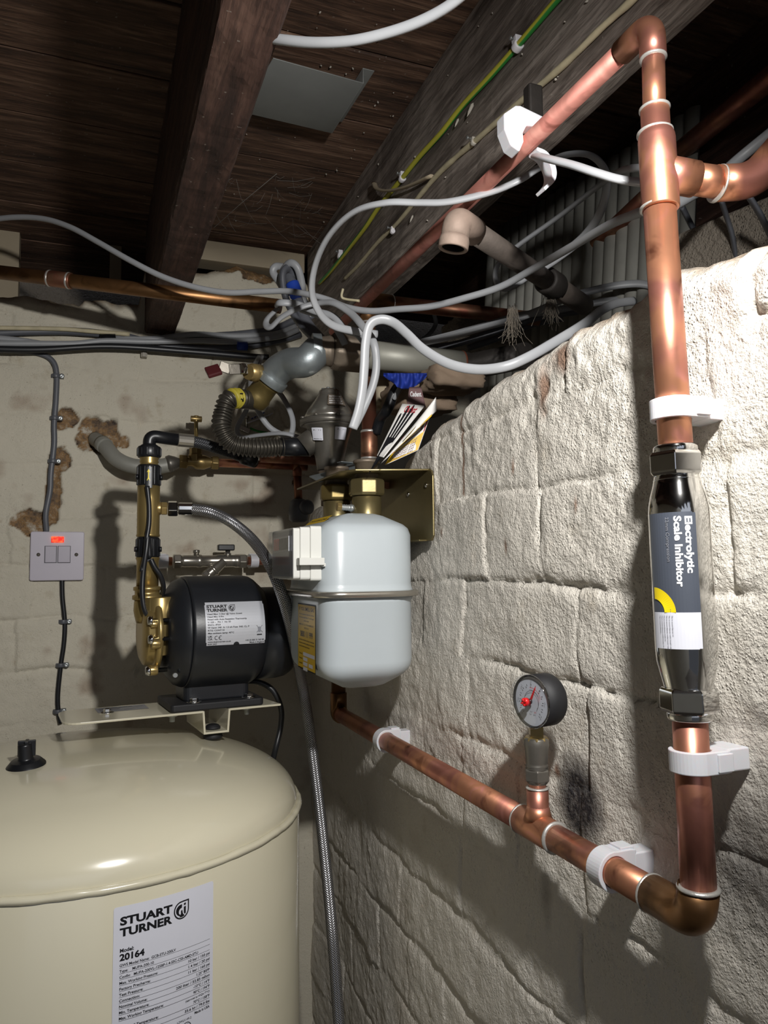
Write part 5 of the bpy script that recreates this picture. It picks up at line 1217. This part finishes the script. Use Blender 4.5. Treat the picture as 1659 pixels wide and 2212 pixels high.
cable('black_flex', [AY(134, 1248, yc_), AY(135, 1290, yc_), AY(140, 1345, yc_), AY(138, 1390, yc_), AY(131, 1440, yc_), AY(125, 1500, yc_), AY(126, 1535, yc_), AY(131, 1562, yc_)], .0040, 'black_cable', 'black flex clipped down the back wall below the fused spur')
def cclip(px, py, label, side=1):
    p = AY(px, py, yc_); t = thing('cable_clip', p, label, 'cable clip', 'grey cable clips beside the fused spur')
    b = MB(); b.tube([p+Vector((0, 0, -.0035)), p+Vector((0, 0, .0035))], .0066, 20); b.box(p+Vector((-.005, .003, 0)), (.006, .006, .007)); b.box(p+Vector((.007, .003, 0)), (.012, .006, .0085)); b.build('clip_body', 'slate_cable', t, bevel=.0008)
    b = MB(); q = p+Vector((.0095, 0, 0)); b.lathe(q, (0, -1, 0), [(0, .0045), (.003, .0045), (.0032, .0015), (.0025, .0)], 20); b.build('clip_screw', 'zinc', t)
cclip(121, 812, 'grey cable clip with bright screw, topmost above the fused spur')
cclip(118, 903, 'grey cable clip over the upper brown chipped patch above the fused spur')
cclip(114, 996, 'grey cable clip over the lower chipped patch above the fused spur')
cclip(137, 1343, 'grey cable clip nearest below the fused spur')
cclip(131, 1437, 'grey cable clip halfway down between the fused spur and the tank')
cclip(125, 1537, 'grey cable clip just above the end of the cream bracket')

# flexes on the riser and behind the pump
cable('black_flex', [AY(323, 1205, RYY-.02), AY(320, 1160, RYY-.021), AY(316, 1190, RYY-.024), AY(309, 1240, RYY-.024), AY(308, 1290, RYY-.026), AY(316, 1325, RYY-.026), AY(335, 1337, RYY-.02), AY(352, 1338, RYY-.01)], .0034, 'black_cable', 'black flex looping down the left of the brass riser into the pump')
cable('black_flex', [AY(318, 1050, RYY-.018), AY(322, 1090, RYY-.018), AY(322, 1130, RYY-.019), AY(317, 1165, RYY-.022), AY(314, 1200, RYY-.022), AY(306, 1235, RYY-.024)], .0032, 'black_cable', 'black flex running down the face of the upper brass tube')
cable('black_flex', [AY(326, 1208, RYY-.018), AY(334, 1225, RYY-.018), AY(347, 1245, RYY-.016), AY(353, 1268, RYY-.010), AY(350, 1290, RYY), AY(356, 1305, RYY+.01)], .0034, 'black_cable', 'short black flex on the right of the lower brass tube')
cable('black_flex', [AD(520, 1470, 1.13), AD(560, 1474, 1.13), AD(590, 1492, 1.13), AD(607, 1530, 1.13), AD(606, 1570, 1.13), AD(597, 1610, 1.12), AD(590, 1640, 1.12)], .0042, 'black_cable', 'black flex curling down behind the right end of the bracket')

# ================================================================== LOOSE CABLES
gr = 'loose grey house wiring'
FL = .62
cable('grey_cable', [AD(815, 722, 1.0), AD(770, 716, .99), AD(720, 703, .97), AD(690, 675, .95), AD(674, 630, .93), AD(682, 570, .90), AD(712, 508, .86), AD(765, 458, .82), AD(835, 438, .79), AD(905, 438, .78), AD(970, 436, .77), AD(1060, 415, .76), AD(1120, 390, .75), AD(1165, 362, .76), AD(1225, 334, .80), AD(1280, 338, .82), AD(1310, 380, .84), AD(1300, 450, .87), AD(1262, 510, .90), AD(1200, 560, .93), AD(1150, 592, .95)], .0052, 'white_cable', 'pale grey cable making the big arch in front of the dusty joist', FL, FWD)
cable('grey_cable', [AD(1140, 330, .72), AD(1180, 342, .66), AD(1235, 356, .63), AD(1290, 374, .61), AD(1340, 388, .60), AD(1400, 396, .60), AD(1450, 400, .60)], .0050, 'white_cable', 'thick pale grey cable passing behind the open white clip to the tee', FL, FWD)
cable('grey_cable', [AD(1400, 362, .66), AD(1350, 366, .70), AD(1320, 382, .78), AD(1285, 408, .85), AD(1210, 466, .93), AD(1120, 530, .98), AD(1078, 568, 1.0), AD(1070, 600, 1.01), AD(1084, 622, 1.02), AD(1108, 618, 1.02), AD(1135, 600, 1.02)], .0050, 'grey_cable', 'grey cable dipping in a hook beneath the iron pipe', FL, FWD)
cable('white_flex', [AD(1420, 446, .62), AD(1385, 458, .64), AD(1320, 484, .70), AD(1240, 530, .78), AD(1150, 582, .86), AD(1080, 620, .90), AD(1000, 645, .92), AD(930, 662, .94), AD(860, 668, .96), AD(800, 672, .98), AD(750, 664, 1.0), AD(710, 648, 1.02), AD(670, 637, 1.03), AD(620, 629, 1.05), AD(560, 630, 1.06), AD(490, 632, 1.07), AD(420, 620, 1.08), AD(350, 597, 1.09), AD(280, 562, 1.10), AD(210, 522, 1.12), AD(150, 490, 1.14), AD(90, 472, 1.16), AD(20, 470, 1.18), AD(-60, 482, 1.20)], .0042, 'grey_cable', 'long round grey flex sweeping from the upper left edge to the copper tee')
cable('grey_cable', [AD(1370, 650, .98), AD(1330, 656, .95), AD(1300, 670, .93), AD(1262, 700, .86), AD(1200, 738, .84), AD(1140, 772, .83), AD(1090, 792, .83), AD(1030, 798, .84), AD(970, 786, .85), AD(915, 755, .86), AD(880, 722, .87), AD(850, 697, .88), AD(822, 690, .88), AD(799, 702, .88), AD(790, 740, .88), AD(787, 790, .88), AD(783, 840, .88), AD(775, 885, .88), AD(762, 926, .88)], .0056, 'white_cable', 'white cable drooping along the top edge of the dwarf wall and over the gas pipe', FL, FWD)
cable('grey_cable', [AD(765, 922, .93), AD(786, 880, .93), AD(806, 830, .93), AD(813, 785, .93), AD(806, 738, .93), AD(782, 703, .95), AD(757, 676, .98), AD(722, 655, 1.0), AD(688, 655, 1.02), AD(650, 664, 1.02), AD(610, 684, 1.03), AD(586, 706, 1.04), AD(575, 702, 1.05), AD(578, 688, 1.06), AD(598, 668, 1.08)], .0050, 'grey_cable', 'grey cable looping left around the coil and down beside the meter riser', FL, FWD)
cable('grey_cable', [AD(598, 658, 1.06), AD(605, 654, 1.04), AD(640, 657, 1.04), AD(680, 672, 1.03), AD(720, 684, 1.02), AD(745, 712, 1.01), AD(772, 722, 1.0), AD(788, 740, .99)], .0050, 'grey_cable', 'grey cable strand bunched just above the hexagonal union', FL, FWD)
cable('grey_cable', [AD(650, 668, 1.06), AD(690, 682, 1.05), AD(720, 702, 1.05), AD(735, 724, 1.05), AD(745, 745, 1.05)], .0048, 'grey_cable', 'short grey cable strand dropping behind the hexagonal union', FL, FWD)
for k, (pts, m_, lb_) in enumerate((
    ([(1450, 640), (1400, 616), (1352, 614), (1290, 625), (1225, 643), (1170, 668), (1110, 690), (1040, 708), (960, 730), (880, 746)], 'grey_cable', 'grey cable topmost of those slipping over the back edge of the dwarf wall'),
    ([(1420, 670), (1370, 650), (1320, 649), (1250, 660), (1190, 672), (1120, 682), (1060, 700), (980, 722), (900, 742)], 'grey_cable', 'grey cable second from the top behind the dwarf wall edge'),
    ([(1410, 690), (1360, 668), (1310, 664), (1240, 674), (1170, 684), (1110, 702), (1050, 722), (990, 742), (930, 752)], 'dark_grey_cable', 'dark grey cable under the bundle behind the dwarf wall edge'),
    ([(1390, 700), (1340, 682), (1290, 680), (1230, 686), (1160, 698), (1110, 716), (1060, 736), (1010, 752)], 'dark_grey_cable', 'dark grey cable nearest the steel gas pipe behind the dwarf wall edge'))):
    cable('grey_cable', [AD(a, c, 1.02+.05*(1-i/len(pts))*0+.04*k+.10*i/len(pts)) for i, (a, c) in enumerate(pts)], .0055, m_, lb_, FL, FWD)
cable('grey_cable', [AY(936, 672, YB-.002), AY(941, 700, YB-.006), AY(925, 724, YB-.006), AY(905, 738, YB-.002)], .0048, 'grey_cable', 'short grey cable hook against the pale masonry behind the gas riser', FL, FWD)
# coil near the corner with blue tape
coil = [AD(672, 690, 1.22), AD(650, 640, 1.21), AD(640, 600, 1.20), AD(626, 580, 1.19), AD(612, 588, 1.18), AD(612, 620, 1.18), AD(624, 660, 1.18), AD(652, 705, 1.17), AD(690, 742, 1.16)]
cable('grey_cable', coil, .0078, 'dark_grey_cable', 'thick slate cable loop of the corner coil beneath the joist', .7, FWD)
cable('grey_cable', [AD(700, 742, 1.15), AD(665, 700, 1.17), AD(645, 655, 1.18), AD(632, 615, 1.19), AD(618, 590, 1.20)], .0085, 'slate_cable', 'thick slate cable wrapped with blue tape beside the corner coil', .7, FWD)
cable('blue_tape', [AD(631, 612, 1.175), AD(637, 628, 1.172), AD(641, 640, 1.17)], .0105, 'blue_tape', 'blue tape wrapped round the thick slate cable', .75, FWD, cat='tape')
cable('grey_cable', [AD(655, 660, 1.20), AD(652, 615, 1.19), AD(643, 580, 1.18), AD(628, 568, 1.18), AD(614, 580, 1.19), AD(608, 604, 1.20), AD(616, 636, 1.21)], .0060, 'grey_cable', 'grey cable uppermost loop of the corner coil', .7, FWD)
cable('grey_cable', [AD(622, 640, 1.22), AD(604, 610, 1.21), AD(590, 588, 1.20), AD(596, 576, 1.20), AD(612, 576, 1.21)], .0060, 'grey_cable', 'grey cable leftmost loop of the corner coil', .7, FWD)
# wiring run along the back wall
wl = 'wiring run along the back wall'
run_ = [
 ([(-60, 722), (60, 716), (160, 716), (260, 726), (340, 740), (440, 728), (520, 722), (590, 712), (640, 690)], 'slate_cable', .0075, 'slate cable at the top of the back wall wiring run'),
 ([(-60, 726), (40, 735), (120, 746), (200, 742), (260, 733), (330, 732), (420, 722), (500, 726), (590, 722), (640, 705)], 'grey_cable', .0055, 'pale grey cable sagging at the left of the back wall wiring run'),
 ([(-60, 742), (60, 742), (160, 742), (230, 736), (330, 738), (430, 736), (510, 738), (600, 728), (645, 712)], 'grey_cable', .0052, 'pale grey cable through the middle of the back wall wiring run'),
 ([(-60, 750), (60, 752), (180, 749), (280, 742), (380, 750), (480, 752), (560, 744), (610, 734), (650, 722)], 'dark_grey_cable', .0065, 'dark slate cable along the bottom of the back wall wiring run'),
 ([(-60, 708), (60, 709), (140, 711), (200, 716), (280, 722)], 'cream_cable', .0040, 'dusty cream cable on top of the left end of the wiring run'),
 ([(-60, 752), (80, 755), (240, 748), (420, 760), (540, 770), (580, 772)], 'black_cable', .0060, 'black cable lowest on the back wall, passing behind the brass gas valve')]
for k, (pts, m_, r_, lb_) in enumerate(run_):
    cable('black_cable' if m_ == 'black_cable' else 'grey_cable', [AY(a, c, YB-.012-.009*(k % 3)) for a, c in pts], r_, m_, lb_, .8, (0, 1, 0))
b = MB(); p0, p1 = AY(217, 736, YB-.02), AY(250, 736, YB-.02); b.tube([p0, p1], .0125, 18, flat=1.0); tag(b.build('black_tape', 'black_plastic'), 'black tape wrapped round the back wall wiring run', 'tape')
b = MB(); p0, p1 = AY(513, 747, YB-.035), AY(534, 748, YB-.035); b.tube([p0, p1], .0085, 18, flat=1.0); tag(b.build('blue_tape', 'blue_tape'), 'blue tape band on the back wall wiring run left of the gas valve', 'tape')
b = MB(); p = AY(311, 764, YB-.008); b.box(p, (.011, .012, .016)); b.box(p+Vector((0, -.004, -.004)), (.007, .012, .008)); tag(b.build('cable_clip', 'dust', bevel=.001), 'pale plastic clip under the wiring run in the middle of the back wall', 'cable clip')
# loop hanging behind the gas hose
cable('grey_cable', [AD(560, 770, 1.42), AD(545, 800, 1.33), AD(543, 845, 1.22), AD(556, 885, 1.22), AD(585, 925, 1.22), AD(625, 940, 1.22), AD(632, 905, 1.23), AD(612, 860, 1.24), AD(590, 835, 1.25)], .0046, 'grey_cable', 'grey cable loop hanging behind the corrugated gas hose', FL, FWD)
cable('grey_cable', [AD(566, 768, 1.43), AD(556, 800, 1.36), AD(548, 848, 1.26), AD(530, 890, 1.26), AD(512, 925, 1.25), AD(522, 944, 1.24), AD(560, 940, 1.22), AD(610, 936, 1.20), AD(650, 945, 1.20)], .0042, 'grey_cable', 'grey cable passing low through the curve of the gas hose', FL, FWD)
t = thing('earth_clamp', AY(535, 920, YB-.008), 'metal earth clamp with blue print and green wire behind the gas hose', 'clamp')
b = MB(); b.box(AY(528, 928, YB-.008), (.022, .010, .010), (1, 0, -.4)); b.lathe(AY(532, 915, YB-.008), UPV, [(-.010, .003), (.010, .003), (.010, .006), (.015, .006)], 12); b.build('clamp_body', 'nickel', t, bevel=.001)
b = MB(); b.box(AY(560, 905, YB-.008), (.055, .0015, .020), (1, 0, .45), (0, 1, 0)); 
for k in range(5): b.box(AY(545+k*6, 904-k*3, YB-.0092), (.0022, .0015, .010), (1, 0, .2), (0, 1, 0), 1)
b.build('clamp_tag', ['label_white', 'blue_tape'], t)
b = MB(); b.tube(smooth([AY(540, 925, YB-.008), AY(560, 932, YB-.008), AY(600, 938, YB-.008), AY(630, 940, YB-.008)], 6), .0022, 8); b.build('earth_wire', 'earth_sheath', t)
# black cables behind the meter riser
cable('black_cable', [AD(866, 828, 1.10), AD(850, 852, 1.10), AD(836, 885, 1.10), AD(822, 905, 1.12), AD(812, 935, 1.13)], .0080, 'black_cable', 'thick black cable dropping behind the gas cards', 1)
cable('grey_cable', [AD(868, 830, 1.085), AD(858, 848, 1.085), AD(851, 862, 1.09)], .0032, 'grey_cable', 'short cut end of grey cable beside the blue cloth')
# cable across the ceiling bay
cable('grey_cable', [AD(560, 78, .66), AD(610, 86, .64), AD(680, 92, .62), AD(760, 88, .60), AD(840, 70, .58), AD(910, 45, .56), AD(970, 12, .54), AD(1020, -30, .52), AD(1060, -80, .50)], .0048, 'white_cable', 'grey cable slung across the ceiling bay at the very top', .7, FWD)
# green and yellow earth cable and cream cable on the joist face
JX = .3985
ep = [AX(px, py, JX) for px, py in ((1260, -60), (1203, 0), (1160, 50), (1110, 108), (1060, 164), (1000, 228), (955, 285), (905, 340), (868, 386), (820, 445), (790, 490), (755, 535), (715, 585), (690, 612))]
cable('earth_cable', ep, .0034, 'earth_sheath', 'green and yellow striped earth cable clipped along the dusty joist')
cp_ = [AX(px, py, .4000) for px, py in ((1420, -60), (1366, 0), (1300, 60), (1245, 115), (1190, 165), (1130, 215), (1075, 262), (1025, 306), (985, 340), (945, 378), (905, 425), (860, 480), (815, 525), (775, 572), (745, 602))]
b = MB(); P_ = smooth(cp_, 12); rr_ = [.0027+.0008*float(vnoise(np.array([i*.22]), np.array([3.]))[0]) for i in range(len(P_))]; b.tube(P_, rr_, 10); tag(b.build('old_cable', 'cream_cable'), 'old dusty cream cable running along the lower corner of the dusty joist', 'cable')
def nclip(px, py, label, s=1.0, mat='white_plastic'):
    p = AX(px, py, JX); t = thing('nail_clip', p, label, 'cable clip', 'white nail clips on the joist'); q = AX(px+4, py-6, JX); d = (q-p).normalized(); o_ = Vector((-1, 0, 0)); s_ = d.cross(o_).normalized()
    b = MB(); b.tube([p-d*.004*s, p+d*.004*s], .0056*s, 16); b.box(p-s_*.006*s+o_*.0, (.009*s, .009*s, .008*s), d, o_); b.build('clip_body', mat, t, bevel=.0008)
    b = MB(); b.lathe(p-s_*.008*s+o_*.003, o_, [(0, .0012), (.004, .0012), (.004, .0022), (.005, .0022)], 10); b.build('clip_nail', 'zinc', t)
nclip(1118, 100, 'large white nail clip nearest the camera on the green and yellow cable')
nclip(869, 386, 'white nail clip in the middle of the green and yellow cable', .9)
nclip(735, 553, 'white nail clip at the far end of the green and yellow cable', .95)
nclip(1023, 308, 'dirty pale clip on the old cream cable', .6, 'dust'); nclip(848, 500, 'small white clip on the far part of the old cream cable', .65)
b = MB(); b.tube(smooth([AD(741, 624, 1.06), AD(738, 640, 1.06), AD(746, 646, 1.06), AD(776, 650, 1.05)], 6), .0018, 10); tag(b.build('bent_nail', 'cream_cable'), 'bent pale nail under the far end of the dusty joist', 'nail')
b = MB(); b.tube(smooth([AX(808, 395, .398), AX(815, 408, .392), AX(840, 412, .390), AX(880, 403, .392), AX(932, 380, .396)], 6), .0042, 10, flat=.5); tag(b.build('wood_splinter', 'pale_wood'), 'pale curved wood splinter hanging off the dusty joist', 'splinter')
# grey straps and cables at the right edge
cable('grey_cable', [AD(1470, 440, .80), AD(1490, 480, .82), AD(1510, 520, .84), AD(1530, 580, .86)], .0085, 'dark_grey_cable', 'dark flat cable hanging in the void left of two others at the right', .35, RGT)
cable('grey_cable', [AD(1556, 425, .72), AD(1570, 470, .74), AD(1582, 510, .75), AD(1592, 575, .77)], .0075, 'slate_cable', 'slate flat cable hanging in the void below the copper elbow', .35, RGT)
cable('grey_cable', [AD(1615, 420, .66), AD(1640, 460, .67), AD(1665, 510, .68), AD(1690, 570, .70)], .0075, 'slate_cable', 'slate flat cable hanging at the far right edge of the void', .35, RGT)
cable('grey_cable', [AD(1420, 460, .66), AD(1470, 436, .68), AD(1540, 392, .70), AD(1600, 340, .70), AD(1680, 275, .68)], .0050, 'grey_cable', 'grey cable running up to the right edge behind the copper branch', .8, FWD)
cable('grey_wire', [AD(1420, 430, .70), AD(1470, 426, .72), AD(1530, 402, .74)], .0030, 'grey_cable', 'thin grey wire just behind the copper tee')

# bent metal sheet nailed below the floorboards
mz = 2.075
t_ = [AZ(590, 126, mz), AZ(784, 180, mz), AZ(716, 288, mz), AZ(540, 246, mz)]
b = MB(); lip = Vector((.004, .0, -.014)); b.sheet([[t_[0], t_[1]], [t_[3]+Vector((-.012, 0, 0)), t_[2]]], .0012, (0, 0, 1))
l1 = t_[1]; l2 = t_[2]; u1 = AZ(786, 148, mz); ul = AZ(815, 155, mz); 
b.sheet([[l1, l1+Vector((0, 0, .020))], [l2, l2+Vector((0, 0, .020))]], .0012, (1, 0, 0)); b.sheet([[l1+Vector((0, 0, .020)), l1+Vector((.016, 0, .020))], [l2+Vector((0, 0, .020)), l2+Vector((.016, 0, .020))]], .0012, (0, 0, 1))
tag(b.build('metal_sheet', 'galvanised_sheet', bevel=.0003), 'grey bent galvanised sheet fixed under the floorboards between the joists', 'metal sheet')
# frayed fibre tufts, cobwebs, debris
def tuft(c, n, L, label, seed):
    random.seed(seed); b = MB()
    for i in range(n):
        p = Vector(c)+RGT*random.gauss(0, .003)+UPV*random.gauss(0, .004); d = (-UPV*1.0+RGT*random.gauss(0, .18)+FWD*random.gauss(0, .15)).normalized()
        q = p+d*L*random.uniform(.3, .9); r_ = q+(d+RGT*random.gauss(0, .5)).normalized()*L*random.uniform(.1, .3); b.tube([p, q, r_], .00035, 4, caps=False)
    return tag(b.build('frayed_fibres', 'fibre'), label, 'fibres', None, 'stuff')
tuft(AD(1108, 668, .98), 60, .045, 'frayed brown fibres hanging from the grey cables right of centre', 3)
tuft(AD(1190, 632, .98), 60, .040, 'frayed brown fibres hanging off the iron pipe end', 4)
random.seed(5); b = MB()
def web(pts, r=.0004):
    b.tube(pts, r, 4, caps=False)
for i in range(46):
    px, py = random.uniform(455, 700), random.uniform(380, 505); p = AZ(px, py, 2.090); q = p+Vector((random.gauss(0, .025), random.gauss(0, .04), random.uniform(-.03, .008))); m_ = p.lerp(q, .5)-Vector((0, 0, .004)); web([p, m_, q], .00022)
web([AZ(462, 492, 2.07), AZ(520, 440, 2.07), AZ(598, 375, 2.085)], .0006)
tag(b.build('cobweb', 'web'), 'cobwebs under the far floorboards between the joists', 'cobweb', None, 'stuff')
b = MB()
for i in range(150):
    if i < 90:
        px, py = random.uniform(440, 900), random.uniform(20, 500); p = AZ(px, py, 2.0985)
        if not (.145 < p.x < .395): continue
    else:
        px, py = random.uniform(700, 1400), random.uniform(0, 560); p = AX(px, py, .4015)
        if not (1.90 < p.z < 2.09): continue
    s_ = random.uniform(.0006, .0018); b.lathe(p, (random.gauss(0, 1), random.gauss(0, 1), random.gauss(0, 1)), [(-s_, 0), (-s_*.4, s_*.8), (s_*.5, s_*.7), (s_*1.4, 0)], 5)
for px, py, s_ in ((1018, 232, .006), (988, 262, .004), (915, 240, .0), (890, 470, .004)):
    if s_: b.lathe(AX(px, py, .400), (-.4, .3, -1), [(-s_, 0), (-s_*.4, s_*.4), (s_, s_*.3), (s_*2, 0)], 6)
tag(b.build('dust_specks', 'dust'), 'pale dust and wood fragments stuck under the floorboards and on the joist', 'debris', None, 'stuff')
